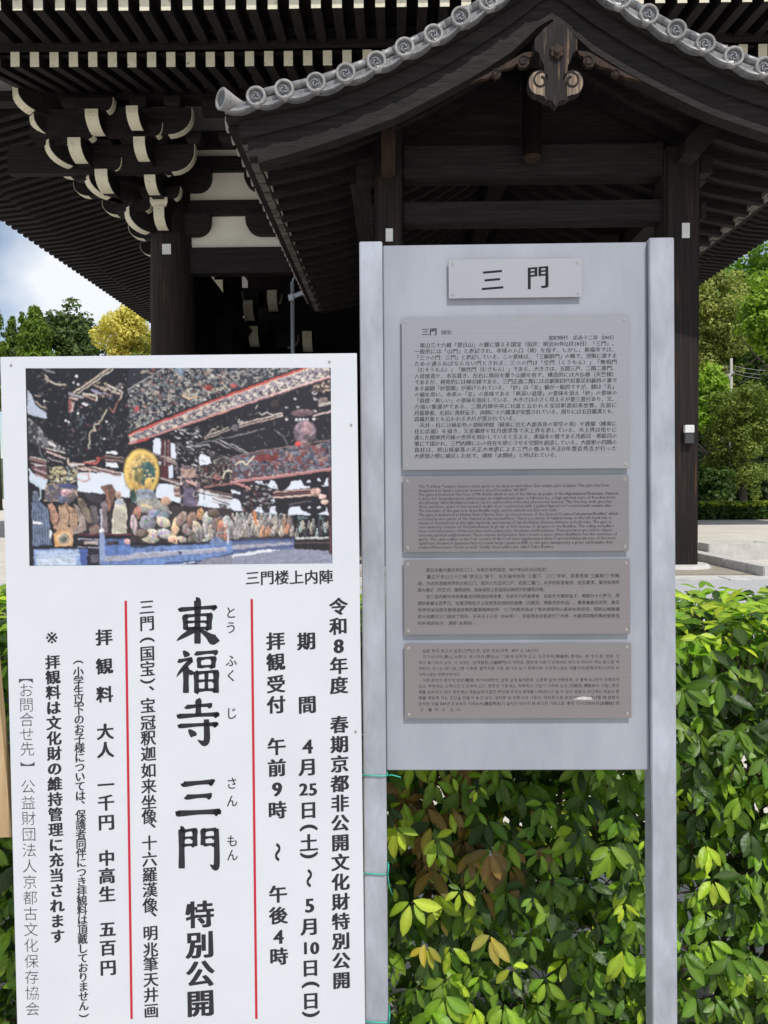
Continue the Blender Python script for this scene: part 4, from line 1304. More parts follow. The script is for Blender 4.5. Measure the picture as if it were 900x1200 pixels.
CH = {
 '三': [H(16, 19, 84, 14, 9), H(22, 48, 79, 45, 8.5), H(4, 85, 96, 81, 10)],
 '門': [V(10, 8, 10, 97, 11), H(10, 12, 42, 9, 6.5), V(41, 8, 41, 46, 9), H(12, 28, 38, 27, 5), H(12, 45, 40, 44, 5.5),
        V(60, 8, 60, 44, 9), H(60, 10, 91, 8, 6.5), [(91, 6, 9), (92, 40, 10), (92, 90, 11), (87, 97, 10), (76, 90, 1)], H(62, 27, 88, 26, 5), H(62, 44, 88, 43, 5.5)],
 '東': [H(10, 20, 92, 15, 7.5), V(21, 34, 23, 66, 9), H(22, 35, 78, 32, 6), V(78, 31, 76, 66, 10), H(23, 49, 75, 48, 5), H(24, 64, 76, 63, 6), V(50, 0, 50, 96, 11), SL(47, 64, 2, 92, 11, -2), SR(52, 64, 98, 92, 14)],
 '福': [D(18, 3, 27, 14, 10), H(6, 26, 38, 22, 6.5), SL(37, 23, 3, 62, 8.5, -2), V(24, 42, 24, 97, 10), D(30, 46, 38, 55, 8),
        H(45, 9, 95, 6, 7), V(53, 20, 54, 41, 7.5), H(54, 21, 86, 19, 5.5), V(87, 18, 85, 41, 8.5), H(55, 39, 85, 38, 5.5),
        V(47, 51, 48, 97, 8.5), H(48, 53, 92, 50, 6), V(92, 50, 92, 97, 9.5), H(50, 71, 90, 70, 5), H(49, 92, 91, 91, 6), V(70, 52, 70, 91, 6.5)],
 '寺': [H(22, 16, 80, 12, 7), V(50, 0, 50, 36, 10), H(6, 37, 94, 33, 8), H(8, 59, 92, 55, 7.5), [(68, 44, 9), (69, 65, 10.5), (69, 90, 11), (62, 98, 10), (48, 90, 1)], D(28, 67, 40, 80, 11)]}
TT = [('東', 231.5, 729.5, 51, 50), ('福', 231.5, 787, 52, 50), ('寺', 232.5, 846, 52, 50), ('三', 232.5, 935, 52, 47), ('門', 233, 993, 50, 50)]
for ch, a_, b_, s_, _ in TT:
    m = MB()
    for st in CH[ch]: brush(m, st, a_, b_, s_)
    m.build('title_character', inkb, poster)

# the printed picture: painted colour by colour on a fine grid, as flat print
W_, H_p = 500, 322
PX0, PY0, PXW, PYH = 30.0, 431.0, 359.5, 231.5
IMG = np.zeros((H_p, W_, 3))
yy_, xx_ = np.mgrid[0:H_p, 0:W_].astype(float)
KX, KY = W_ / PXW, H_p / PYH
def vn(sx, sy, seed, octv=3):
    r = np.random.default_rng(seed); out_ = np.zeros((H_p, W_)); amp = 1; tot = 0
    for o_ in range(octv):
        gw, gh = max(2, int(W_ / sx * 2 ** o_) + 2), max(2, int(H_p / sy * 2 ** o_) + 2)
        g = r.random((gh, gw)); fx = xx_ / W_ * (gw - 1.001); fy = yy_ / H_p * (gh - 1.001)
        ix = fx.astype(int); iy = fy.astype(int); tx = fx - ix; ty = fy - iy
        tx = tx * tx * (3 - 2 * tx); ty = ty * ty * (3 - 2 * ty)
        out_ += amp * ((g[iy, ix] * (1 - tx) + g[iy, ix + 1] * tx) * (1 - ty) + (g[iy + 1, ix] * (1 - tx) + g[iy + 1, ix + 1] * tx) * ty); tot += amp; amp *= .6
    return out_ / tot
NZ = vn(5, 5, 1); NF = vn(2.5, 2.5, 3, 2); NB = vn(16, 12, 2)
TO = [(30, 430), (150, 430), (270, 430), (30, 545), (150, 545), (270, 545)]
TK = [0]
def tile_(k): TK[0] = k
def cv(p):
    ox, oy = TO[TK[0]]
    return [((ox + a_ / 7.5 - PX0) * KX, (oy + b_ / 7.5 - PY0) * KY) for a_, b_ in p]
def s2l(c): return np.array([((v / 255 + 0.055) / 1.055) ** 2.4 if v > 10 else v / 255 / 12.92 for v in c])
def bbox(q, pad=3):
    xs_ = [a_ for a_, _ in q]; ys_ = [b_ for _, b_ in q]
    x0 = int(max(0, min(xs_) - pad)); x1 = int(min(W_, max(xs_) + pad + 1)); y0 = int(max(0, min(ys_) - pad)); y1 = int(min(H_p, max(ys_) + pad + 1))
    return (slice(y0, max(y1, y0)), slice(x0, max(x1, x0)))
def inside(poly):
    p = cv(poly); sl = bbox(p); X = xx_[sl]; Y = yy_[sl]; r = np.zeros(X.shape, bool); n = len(p)
    for i in range(n):
        (x1, y1), (x2, y2) = p[i], p[(i + 1) % n]
        if y1 == y2: continue
        r ^= ((Y >= min(y1, y2)) & (Y < max(y1, y2))) & (X < (x2 - x1) * (Y - y1) / (y2 - y1) + x1)
    return sl, r
def poly(p, c, mot=0.0):
    sl, k = inside(p); I = IMG[sl]
    I[k] = (s2l(c) * (1 + mot * (NZ[sl][k][:, None] * 2 - 1) * 1.6)).clip(0, 1)
def stroke(p, wd, c, a_=1.0):
    q = cv(p); wd = max(wd / 7.5 * KX / 2, .55); sl = bbox(q, wd + 2); X = xx_[sl]; Y = yy_[sl]; d = np.full(X.shape, 1e9)
    for (x1, y1), (x2, y2) in zip(q, q[1:]):
        dx, dy = x2 - x1, y2 - y1; t = (((X - x1) * dx + (Y - y1) * dy) / (dx * dx + dy * dy + 1e-9)).clip(0, 1)
        d = np.minimum(d, np.hypot(X - x1 - t * dx, Y - y1 - t * dy))
    k = (wd + .5 - d).clip(0, 1)[..., None] * a_
    IMG[sl] = IMG[sl] * (1 - k) + s2l(c) * k
def ell(cx_, cy_, rx_, ry_, c, mot=0.2, ang=0.0, shade=.35):
    X0_, Y0_ = cv([(cx_, cy_)])[0]; rx_ *= KX / 7.5; ry_ *= KX / 7.5; m_ = max(rx_, ry_) + 2
    sl = bbox([(X0_, Y0_)], m_); dx, dy = xx_[sl] - X0_, yy_[sl] - Y0_
    a_ = dx * cos(ang) + dy * sin(ang); b_ = -dx * sin(ang) + dy * cos(ang)
    e = (a_ / rx_) ** 2 + (b_ / ry_) ** 2; k = ((1.12 - e) * 4).clip(0, 1)[..., None]
    sh = (1 - shade * (b_ / ry_ + a_ / rx_ * .5))[..., None]
    I = (s2l(c) * sh * (1 + mot * (NZ[sl][..., None] * 2 - 1) * 1.6)).clip(0, 1)
    IMG[sl] = IMG[sl] * (1 - k) + I * k
def mottled(p, base, cols_, seed, sc=5):
    sl, k = inside(p); I = IMG[sl]; I[k] = s2l(base)
    for i, (c, t) in enumerate(cols_):
        f = vn(sc + i, sc, seed + i * 7)[sl]; kk = k & (f > t); a_ = ((f[kk] - t) * 14).clip(0, 1)[:, None]
        I[kk] = I[kk] * (1 - a_) + s2l(c) * (0.65 + 0.7 * NF[sl][kk][:, None]) * a_
pr_ = random.Random(5)
DK = (26, 25, 36)
def curl(x, y, s_, c, w_=9, tw=1.0):
    stroke([(x + s_ * cos(t / 1.7) * (1 - t / 10) * tw, y + s_ * .8 * sin(t / 1.7) * (1 - t / 10)) for t in range(9)], w_, c)
def bands(x0, y0, x1, y1, n, gap, w_, cs):
    for j in range(n): stroke([(x0, y0 + j * gap), (x1, y1 + j * gap)], w_, cs[j % len(cs)])
PK, CR, GY, BR_, RD_ = (186, 160, 158), (214, 200, 184), (120, 118, 126), (104, 78, 76), (170, 60, 54)
IMG[:] = s2l(DK)
IMG *= (1 + .5 * (NB - .5))[..., None]
# --- upper left tile
tile_(0)
poly([(10, 195), (45, 245), (75, 320), (120, 365), (175, 395), (172, 450), (10, 405)], (170, 180, 200))
for (p, w_, c) in (([(165, 60), (200, 110), (260, 145), (350, 155)], 22, (90, 78, 72)), ([(170, 65), (205, 112), (262, 140), (352, 150)], 8, CR), ([(168, 90), (200, 140), (255, 170), (335, 185)], 9, (190, 170, 150)), ([(165, 130), (205, 175), (260, 198)], 5, GY),
     ([(150, 12), (245, 45)], 16, GY), ([(80, 295), (120, 340), (170, 365)], 16, (100, 84, 74)), ([(85, 300), (125, 338), (168, 350)], 5, CR), ([(75, 240), (110, 255), (130, 245)], 6, PK), ([(420, 215), (735, 5)], 20, (120, 100, 92)), ([(420, 215), (735, 5)], 7, (230, 214, 190)), ([(455, 222), (770, 12)], 8, (212, 196, 176))):
    stroke(p, w_, c)
poly([(175, 120), (360, 195), (365, 400), (330, 700), (175, 620)], (22, 22, 32), .15)
for (x, y, x1, y1, w_, c) in ((380, 230, 490, 255, 26, (150, 140, 150)), (385, 262, 450, 275, 16, PK), (500, 225, 620, 250, 16, CR), (500, 240, 610, 285, 14, (170, 130, 120)), (620, 250, 615, 285, 12, CR), (580, 195, 650, 225, 22, (150, 140, 170)), (600, 150, 700, 200, 16, (150, 130, 110)), (730, 160, 850, 215, 14, CR), (700, 180, 830, 240, 12, (200, 170, 160)), (680, 215, 770, 265, 14, (150, 130, 140)),
     (495, 315, 540, 330, 18, (210, 205, 210)), (480, 350, 560, 380, 16, (170, 130, 126)), (485, 370, 550, 392, 8, CR), (490, 395, 520, 405, 14, (220, 216, 216)), (385, 290, 385, 400, 26, (150, 80, 78)), (405, 300, 400, 400, 12, (200, 170, 166)), (425, 300, 380, 410, 8, PK)):
    stroke([(x, y), (x1, y1)], w_, c)
for i in range(40): curl(pr_.uniform(600, 850), pr_.uniform(130, 250), pr_.uniform(6, 16), pr_.choice([CR, (190, 170, 140), GY, (130, 100, 90)]), 6)
mottled([(370, 400), (700, 260), (850, 230), (900, 200), (900, 560), (420, 780), (350, 740)], (24, 26, 36), [((90, 100, 112), .66), ((130, 60, 60), .76)], 11, 4)
stroke([(705, 370), (655, 455), (625, 495), (600, 500), (590, 530), (610, 550), (575, 545), (545, 590), (550, 640), (538, 705)], 9, (196, 184, 160))
stroke([(845, 215), (835, 260), (800, 310), (765, 390), (740, 360)], 10, (150, 90, 86)); stroke([(850, 215), (820, 285)], 5, CR)
for (x, y) in ((345, 460), (370, 475), (445, 75), (455, 150), (415, 130), (450, 400), (155, 290), (700, 470), (680, 625)): ell(x, y, 9, 10, (220, 218, 224), 0)
mottled([(15, 440), (110, 520), (170, 600), (330, 700), (340, 760), (120, 700), (15, 640)], (50, 50, 60), [((140, 140, 142), .55), ((90, 66, 66), .7)], 21, 4)
poly([(110, 570), (200, 650), (180, 690), (130, 650)], (110, 106, 116), .3)
for (p, w_, c) in (([(150, 690), (190, 720), (330, 750)], 14, (70, 56, 60)), ([(160, 700), (330, 748)], 8, CR), ([(170, 735), (330, 790)], 14, (206, 176, 170)), ([(180, 790), (310, 835)], 10, (150, 140, 140)), ([(105, 690), (110, 750), (150, 800), (190, 820)], 8, (110, 120, 124)), ([(190, 655), (240, 680)], 20, (210, 204, 204)), ([(20, 790), (160, 830)], 18, (140, 100, 98)), ([(25, 775), (165, 810)], 5, CR), ([(40, 835), (160, 860)], 14, (176, 146, 146)), ([(60, 850), (130, 865)], 9, (220, 214, 216))):
    stroke(p, w_, c)
stroke([(355, 795), (360, 840), (490, 845)], 16, (212, 190, 176)); stroke([(380, 850), (440, 865)], 16, (200, 196, 204)); stroke([(500, 830), (600, 838), (640, 800), (610, 790)], 16, (190, 80, 66)); stroke([(520, 828), (600, 815)], 5, CR)
stroke([(640, 800), (690, 780)], 20, (110, 50, 52)); poly([(700, 740), (790, 730), (800, 760), (700, 755)], (216, 218, 224)); poly([(690, 820), (785, 835), (800, 880), (695, 865)], (214, 218, 226)); bands(690, 775, 850, 790, 4, 16, 8, [(160, 128, 126), (90, 70, 74)]); bands(470, 870, 760, 900, 2, 18, 10, [(150, 110, 110), CR])
# --- the great carved beam over the top
tile_(1)
mottled([(0, 190), (310, 5), (900, 0), (900, 215), (150, 500), (0, 580)], (34, 38, 50), [((110, 116, 124), .53), ((170, 160, 150), .61), ((126, 58, 56), .71), ((205, 200, 196), .72)], 31, 3.4)
poly([(0, 0), (290, 0), (0, 175)], (40, 40, 52), .2); stroke([(0, 190), (310, 8)], 8, (170, 166, 166))
for i in range(120):
    x, y = pr_.uniform(120, 880), pr_.uniform(10, 460)
    if y < 480 - x * .42: curl(x, y, pr_.uniform(8, 22), pr_.choice([(190, 186, 176), (150, 140, 126), (86, 92, 106), (180, 150, 126), (44, 44, 56), (150, 76, 66)]), pr_.uniform(4, 8))
for j in range(9): stroke([(690 + j * 20, 190 + (j % 2) * 8 - j * 4), (708 + j * 20, 235 - j * 6)], 5, (214, 200, 176))
curl(560, 200, 60, (206, 190, 166), 10); curl(560, 205, 38, (70, 120, 120), 10); stroke([(480, 250), (540, 275), (600, 255)], 14, (206, 170, 130)); ell(705, 180, 34, 26, (150, 52, 48), .4); ell(68, 362, 22, 26, (190, 70, 84), .4); poly([(400, 10), (520, 0), (470, 80)], (120, 138, 156), .3)
poly([(0, 560), (150, 500), (560, 335), (900, 215), (900, 245), (570, 370), (0, 590)], (30, 26, 36))
# scrolled band between two red lines
for k_, pts in ((1, [(0, 600), (120, 545), (560, 372), (900, 248), (900, 372), (430, 520), (0, 668)]),):
    mottled(pts, (128, 120, 132), [((60, 58, 76), .54), ((205, 186, 166), .6)], 41, 3.5)
for i in range(26):
    t = i / 26; curl(40 + t * 850, 620 - t * 330 + 6, 20 + 14 * t, (56, 56, 78) if i % 2 else (222, 208, 190), 7)
stroke([(0, 592), (120, 540), (570, 362), (900, 238)], 15, (196, 66, 58)); stroke([(0, 602), (900, 252)], 5, (226, 190, 176)); stroke([(115, 545), (200, 512)], 24, (200, 56, 52)); stroke([(0, 668), (160, 618), (900, 370)], 14, (206, 130, 124)); stroke([(75, 645), (160, 622)], 22, (190, 60, 58))
# wall gaps and brackets below
poly([(215, 640), (250, 612), (275, 625), (278, 760), (205, 750)], (206, 212, 228)); poly([(372, 655), (400, 670), (405, 740), (445, 800), (372, 790)], (206, 212, 228)); poly([(585, 860), (635, 760), (725, 790), (740, 845)], (212, 218, 232)); poly([(225, 820), (278, 822), (275, 862), (240, 850)], (212, 216, 228)); poly([(345, 848), (388, 862), (385, 892), (345, 885)], (212, 216, 228))
for x in (292, 335, 352): stroke([(x, 640), (x, 900)], 22, (84, 38, 46))
stroke([(315, 640), (313, 900)], 6, (186, 160, 160)); stroke([(348, 640), (346, 830)], 5, (150, 120, 124)); bands(205, 760, 450, 810, 2, 28, 9, [(190, 160, 158), (110, 86, 88)]); bands(330, 800, 450, 840, 2, 20, 7, [CR, PK])
mottled([(400, 560), (600, 520), (620, 900), (420, 900)], (24, 24, 34), [((120, 120, 130), .68)], 51, 3)
for i in range(46): 
    x, y = pr_.uniform(400, 640), pr_.uniform(540, 880); stroke([(x, y), (x + pr_.uniform(10, 36), y + pr_.uniform(0, 18))], pr_.uniform(5, 10), pr_.choice([(214, 212, 216), (150, 144, 152), (110, 100, 110), (190, 180, 176)]))
for (p, w_, c) in (([(665, 612), (880, 528)], 7, (200, 184, 166)), ([(670, 628), (900, 545)], 7, (186, 168, 158)), ([(700, 590), (740, 535), (762, 550), (790, 515)], 7, (206, 196, 180)), ([(620, 665), (900, 610)], 7, (130, 126, 134)), ([(800, 640), (900, 690)], 7, (206, 200, 200)), ([(760, 650), (890, 715)], 6, (180, 170, 172)), ([(560, 690), (700, 680), (715, 700)], 12, (150, 146, 150))): stroke(p, w_, c)
mottled([(600, 690), (900, 800), (900, 900), (740, 900), (700, 760)], (44, 40, 48), [((120, 114, 116), .56), ((150, 140, 130), .66)], 61, 3)
# --- upper right
tile_(2)
mottled([(0, 0), (640, 0), (300, 125), (0, 200)], (52, 56, 68), [((130, 130, 136), .54), ((176, 166, 156), .64), ((120, 60, 60), .74)], 71, 3.4)
for i in range(30): x, y = pr_.uniform(0, 560), pr_.uniform(5, 110); stroke([(x, y), (x + 30, y - 14), (x + 52, y - 12)], 6, pr_.choice([(190, 184, 176), (44, 48, 60), (150, 144, 140)])) if y < 190 - x * .33 else None
ell(30, 165, 30, 18, (170, 70, 66), .5); curl(40, 90, 40, (200, 192, 176), 7)
mottled([(0, 258), (700, 0), (880, 0), (880, 90), (0, 370)], (158, 146, 156), [((70, 66, 86), .55), ((222, 206, 190), .6)], 81, 3.5)
for i in range(24):
    t = i / 24; curl(20 + t * 850, 300 - t * 262, 30 + 14 * t, (52, 48, 66) if i % 2 else (228, 212, 196), 8)
stroke([(0, 215), (640, 0)], 16, (44, 40, 52)); stroke([(0, 240), (680, 0)], 17, (202, 70, 56)); stroke([(0, 254), (720, 0)], 6, (240, 200, 180)); stroke([(0, 365), (400, 230), (885, 85)], 13, (216, 150, 144)); stroke([(420, 222), (885, 75)], 6, (236, 214, 204)); stroke([(120, 335), (880, 100)], 10, (110, 84, 96), .5)
poly([(0, 385), (720, 160), (885, 110), (885, 640), (0, 790)], (33, 30, 42), .2)
for (p, w_, c) in (([(80, 500), (450, 405)], 9, (226, 200, 186)), ([(80, 522), (455, 428)], 9, (200, 170, 160)), ([(85, 512), (450, 418)], 4, (60, 40, 44)), ([(0, 612), (300, 540)], 6, (150, 140, 146)), ([(380, 550), (470, 610), (510, 700)], 7, (120, 116, 126)), ([(255, 400), (280, 420), (320, 395), (370, 420)], 7, (210, 200, 196)), ([(730, 430), (885, 390)], 13, (216, 184, 184)), ([(0, 670), (160, 760)], 7, (190, 184, 190)), ([(0, 700), (140, 760)], 5, (150, 144, 150)), ([(785, 345), (885, 315)], 9, (220, 204, 196)), ([(235, 330), (220, 365)], 7, (190, 186, 186)), ([(0, 790), (200, 745), (885, 640)], 8, (150, 120, 122))): stroke(p, w_, c)
for (x, y, s_) in ((80, 470, 26), (425, 415, 30), (490, 350, 16), (745, 385, 14), (745, 275, 16), (590, 345, 12), (570, 275, 12), (740, 225, 26), (490, 455, 12), (810, 300, 30)): curl(x, y, s_, (206, 200, 198), 8)
mottled([(715, 160), (885, 115), (885, 200), (830, 220), (715, 210)], (70, 56, 58), [((200, 176, 150), .55)], 91, 3); ell(820, 298, 46, 34, (130, 112, 112), .5); stroke([(775, 335), (880, 305)], 8, CR); ell(400, 320, 34, 34, (64, 50, 50), .9); ell(40, 530, 34, 32, (110, 106, 110), .7)
# hanging carved head
ell(640, 400, 105, 28, (120, 92, 100), .5, -.08); ell(650, 455, 96, 24, (40, 34, 44), .3)
for x in (580, 612, 645, 680, 735): ell(x, 458, 11, 13, (226, 220, 226), 0)
ell(655, 570, 98, 105, (124, 104, 118), .7); ell(675, 540, 46, 62, (160, 124, 130), .7); ell(640, 700, 66, 52, (150, 118, 122), .7); ell(610, 735, 62, 42, (210, 186, 178), .6); ell(592, 676, 26, 22, (222, 52, 56), .1); curl(620, 740, 30, (90, 66, 76), 7); stroke([(560, 545), (600, 600), (560, 640)], 8, (80, 66, 80)); stroke([(700, 600), (740, 560)], 8, (196, 170, 170))
mottled([(0, 800), (200, 755), (540, 700), (720, 690), (885, 645), (885, 905), (0, 905)], (74, 72, 90), [((120, 124, 142), .5), ((130, 56, 56), .57), ((170, 130, 120), .66), ((40, 36, 48), .68)], 101, 5)
stroke([(0, 900), (60, 835), (110, 830), (130, 865), (165, 825), (205, 785)], 11, (232, 214, 180)); poly([(230, 765), (430, 770), (400, 830), (220, 820)], (120, 46, 46), .5)
# --- lower right
tile_(5)
mottled([(0, 0), (885, 0), (885, 35), (300, 118), (0, 150)], (70, 62, 76), [((120, 122, 140), .52), ((120, 48, 50), .58), ((176, 160, 150), .7)], 111, 4)
stroke([(0, 150), (320, 112), (885, 40)], 20, (176, 110, 112)); stroke([(0, 142), (885, 28)], 6, (216, 160, 156))
poly([(190, 140), (885, 62), (885, 460), (190, 430)], (28, 26, 38), .15); poly([(0, 160), (200, 140), (400, 430), (0, 420)], (40, 36, 46), .5)
for p in ([(200, 145), (275, 135), (298, 182)], [(320, 190), (345, 130), (380, 135), (410, 215)], [(472, 225), (505, 200), (530, 145), (612, 135), (640, 185), (695, 190), (690, 205)], [(765, 185), (820, 178), (845, 120), (862, 110), (860, 185)], [(665, 150), (688, 125), (705, 148)], [(755, 140), (775, 115), (795, 138)], [(490, 440), (520, 370), (605, 362), (618, 400), (695, 430), (695, 445)], [(760, 442), (830, 412), (842, 370), (860, 440)], [(665, 385), (690, 358), (708, 382)], [(755, 382), (775, 358), (795, 380)], [(0, 215), (75, 235), (75, 255), (0, 245)], [(0, 295), (55, 300), (110, 400), (0, 395)], [(195, 400), (232, 365), (262, 375), (290, 430)], [(325, 430), (350, 370), (385, 362), (400, 440)], [(350, 310), (375, 300), (388, 325)]): poly(p, (208, 214, 232))
for i in range(60): curl(pr_.uniform(80, 400), pr_.uniform(150, 400), pr_.uniform(7, 17), pr_.choice([(150, 144, 150), (110, 96, 100), (200, 194, 196), (120, 70, 66), (60, 56, 66)]), 6)
stroke([(30, 155), (165, 205)], 16, (196, 130, 126)); bands(370, 240, 700, 218, 3, 24, 11, [(196, 150, 142), (120, 70, 74), (228, 190, 176)]); ell(745, 240, 46, 36, (196, 150, 140), .7); ell(805, 280, 34, 24, (222, 180, 172), .4); ell(825, 328, 32, 20, (216, 176, 166), .4); stroke([(510, 350), (640, 322), (700, 318)], 5, (120, 110, 116))
def figure(x, y, w_, h_, c, seed):
    """a small seated carving: body, knees, head"""
    ell(x, y + h_ * .1, w_ * .5, h_ * .42, c, .5); ell(x, y + h_ * .38, w_ * .62, h_ * .18, tuple(int(v * .92) for v in c), .5)
    ell(x + w_ * .05, y - h_ * .42, w_ * .2, h_ * .14, tuple(min(255, int(v * 1.08)) for v in c), .3)
    r = random.Random(seed)
    for j in range(3): stroke([(x + r.uniform(-.4, .3) * w_, y - h_ * .25), (x + r.uniform(-.3, .4) * w_, y + h_ * .1), (x + r.uniform(-.4, .4) * w_, y + h_ * .42)], w_ * .07, tuple(int(v * .45) for v in c), .8)
    stroke([(x - w_ * .2, y - h_ * .2), (x - w_ * .3, y + h_ * .2)], w_ * .08, tuple(min(255, int(v * 1.25)) for v in c), .7)
CS = [(150, 142, 142), (172, 158, 146), (128, 120, 124), (190, 176, 158), (160, 120, 100), (196, 140, 104), (110, 100, 104), (180, 168, 166), (140, 124, 116), (206, 190, 172)]
poly([(0, 400), (540, 440), (550, 660), (0, 680)], (54, 48, 54), .6)
for row in range(3):
    for i in range(13):
        x = i * 42 + pr_.uniform(-10, 10) + row * 12; figure(x, 470 + row * 62 + x * .03 * (1 - row) + pr_.uniform(-10, 10), pr_.uniform(34, 54), pr_.uniform(80, 116) - row * 10, pr_.choice(CS), i * 3 + row)
stroke([(195, 415), (215, 520)], 26, (206, 120, 62)); stroke([(500, 530), (480, 590)], 26, (200, 130, 96))
for x in (300, 350, 420, 240, 60): stroke([(x, 440), (x + 22, 425), (x + 46, 445), (x + 40, 480)], 6, (170, 196, 196))
poly([(545, 440), (860, 450), (860, 690), (550, 690)], (24, 22, 32), .1)
for i in range(16): figure(575 + i * 18, pr_.uniform(520, 620), pr_.uniform(18, 30), pr_.uniform(60, 100), pr_.choice([(150, 148, 146), (110, 104, 110), (190, 176, 160), (70, 66, 74), (170, 190, 190)]), i)
for i in range(18): ell(565 + i * 17, 648, 8, 8, (210, 206, 206), .1)
for x in (600, 645, 790): curl(x, 460, 26, (120, 160, 166), 6)
poly([(0, 670), (545, 655), (560, 740), (0, 800)], (88, 104, 146), .3); poly([(0, 705), (540, 682), (540, 700), (0, 745)], (160, 156, 174), .2); stroke([(0, 672), (545, 658)], 13, (50, 74, 130)); stroke([(0, 760), (200, 745), (380, 735), (545, 712)], 16, (70, 86, 140)); stroke([(75, 770), (160, 785), (220, 745)], 18, (60, 66, 100))
poly([(550, 665), (860, 665), (860, 750), (550, 740)], (34, 28, 36), .2); stroke([(560, 690), (860, 692)], 6, (110, 96, 90))
poly([(0, 800), (230, 780), (540, 740), (885, 765), (885, 880), (0, 880)], (132, 136, 160), .15); poly([(0, 790), (200, 760), (330, 745), (420, 752), (120, 800), (0, 812)], (214, 216, 226), .1)
for i in range(70): x, y = pr_.uniform(0, 860), pr_.uniform(795, 862); stroke([(x, y), (x + 40, y - 4)], 4, pr_.choice([(160, 164, 186), (110, 114, 140)]), .6)
poly([(860, 60), (885, 58), (888, 790), (858, 795)], (60, 36, 46), .2); stroke([(872, 560), (874, 780)], 10, (110, 62, 66))
# --- lower left
tile_(3)
poly([(30, 0), (170, 0), (165, 130), (120, 110), (60, 60)], (100, 66, 72), .4); bands(60, 20, 165, 60, 3, 26, 9, [(196, 166, 166), (60, 44, 54)])
poly([(10, 20), (60, 80), (170, 120), (150, 200), (110, 200), (15, 130)], (190, 202, 220), .05)
poly([(440, 60), (900, 60), (900, 280), (640, 240), (440, 220)], (206, 214, 228), .04)
mottled([(170, 0), (450, 0), (430, 150), (180, 170)], (38, 36, 44), [((176, 160, 112), .55), ((206, 200, 170), .66)], 121, 3)
for i in range(26): curl(pr_.uniform(190, 330), pr_.uniform(10, 130), pr_.uniform(10, 20), pr_.choice([(206, 190, 140), (230, 224, 200), (120, 104, 66)]), 6)
for (p, w_, c) in (([(345, 10), (370, 60), (345, 130)], 9, (120, 140, 150)), ([(400, 20), (450, 60), (400, 110)], 9, (150, 156, 160)), ([(450, 20), (520, 15), (555, 40), (540, 70), (470, 75)], 12, (206, 176, 170)), ([(450, 45), (520, 50)], 9, (90, 60, 64)), ([(440, 110), (500, 140), (540, 120), (540, 80)], 14, (190, 140, 136)), ([(450, 125), (500, 125)], 7, CR), ([(560, 15), (810, 75)], 30, (110, 78, 82)), ([(570, 5), (815, 60)], 7, CR), ([(580, 35), (810, 88)], 6, (200, 170, 166))): stroke(p, w_, c)
poly([(440, 215), (900, 290), (900, 600), (440, 600)], (40, 34, 44), .4); poly([(500, 235), (660, 265), (650, 320), (520, 300)], (62, 56, 70), .4)
# carved capital
mottled([(150, 170), (260, 140), (430, 170), (440, 260), (350, 330), (240, 310), (140, 300)], (92, 80, 88), [((150, 130, 120), .52), ((70, 76, 110), .58), ((186, 166, 140), .64)], 131, 4)
poly([(270, 160), (350, 140), (420, 180), (400, 200), (280, 190)], (66, 74, 120), .3); ell(340, 235, 50, 36, (190, 150, 156), .6); curl(340, 235, 36, (96, 60, 84), 8); ell(300, 290, 40, 34, (90, 96, 120), .5)
# blue-grey seated figure with a halo ring
poly([(30, 320), (110, 320), (165, 380), (180, 480), (200, 690), (30, 700)], (84, 100, 130), .5); ell(66, 280, 34, 46, (92, 104, 128), .4); ell(66, 235, 24, 18, (100, 110, 132), .3); stroke([(20, 130), (70, 145), (110, 200), (112, 270), (96, 300)], 10, (166, 186, 198))
for j in range(14): stroke([(38 + j * 10, 340 + (j * 37) % 60), (30 + j * 12, 460), (44 + j * 11, 680)], 5, (46, 58, 88) if j % 2 else (132, 148, 176), .8)
poly([(34, 480), (125, 495), (120, 510), (38, 500)], (226, 228, 234)); ell(190, 600, 12, 40, (206, 206, 214), .2)
# driftwood: limbs, body and the round cut end
poly([(170, 330), (205, 320), (240, 370), (270, 440), (230, 560), (200, 480)], (170, 124, 100), .5)
poly([(265, 350), (330, 330), (400, 370), (440, 470), (420, 560), (360, 600), (260, 580), (240, 540), (280, 460)], (176, 138, 108), .55)
poly([(400, 330), (430, 340), (490, 450), (510, 560), (440, 590), (380, 600), (400, 560), (450, 500)], (150, 130, 124), .45)
poly([(430, 280), (490, 290), (540, 400), (560, 500), (520, 500), (470, 400)], (120, 104, 90), .6); poly([(545, 350), (600, 350), (625, 470), (600, 540), (560, 480)], (86, 78, 84), .7); poly([(530, 530), (620, 510), (640, 590), (540, 600)], (130, 104, 96), .6)
for j in range(16): x = 275 + j * 10; stroke([(x, 370 + (j * 29) % 50), (x + 6, 480 + (j * 13) % 40), (x - 8, 560)], 5, (110, 74, 54) if j % 2 else (206, 172, 140), .7)
stroke([(340, 350), (360, 420), (350, 500)], 9, (84, 56, 46)); stroke([(170, 360), (230, 520)], 7, (90, 60, 50)); ell(355, 525, 12, 14, (50, 40, 44), .2)
poly([(220, 600), (250, 560), (330, 550), (390, 600), (380, 700), (230, 710)], (196, 146, 92), .3); ell(312, 640, 74, 66, (216, 172, 124), .3, 0, .2); ell(308, 640, 50, 46, (150, 134, 116), .5, 0, .1); ell(306, 642, 26, 26, (90, 96, 84), .5); stroke([(240, 690), (240, 610), (280, 575)], 8, (216, 150, 60))
poly([(640, 180), (745, 155), (780, 230), (740, 340), (700, 440), (670, 360), (690, 270)], (112, 78, 66), .45); stroke([(690, 220), (720, 330), (700, 420)], 14, (170, 110, 84)); poly([(640, 330), (690, 300), (720, 440), (730, 590), (660, 590), (650, 480)], (124, 108, 112), .5); poly([(690, 400), (750, 380), (740, 590), (700, 590)], (50, 40, 46), .3)
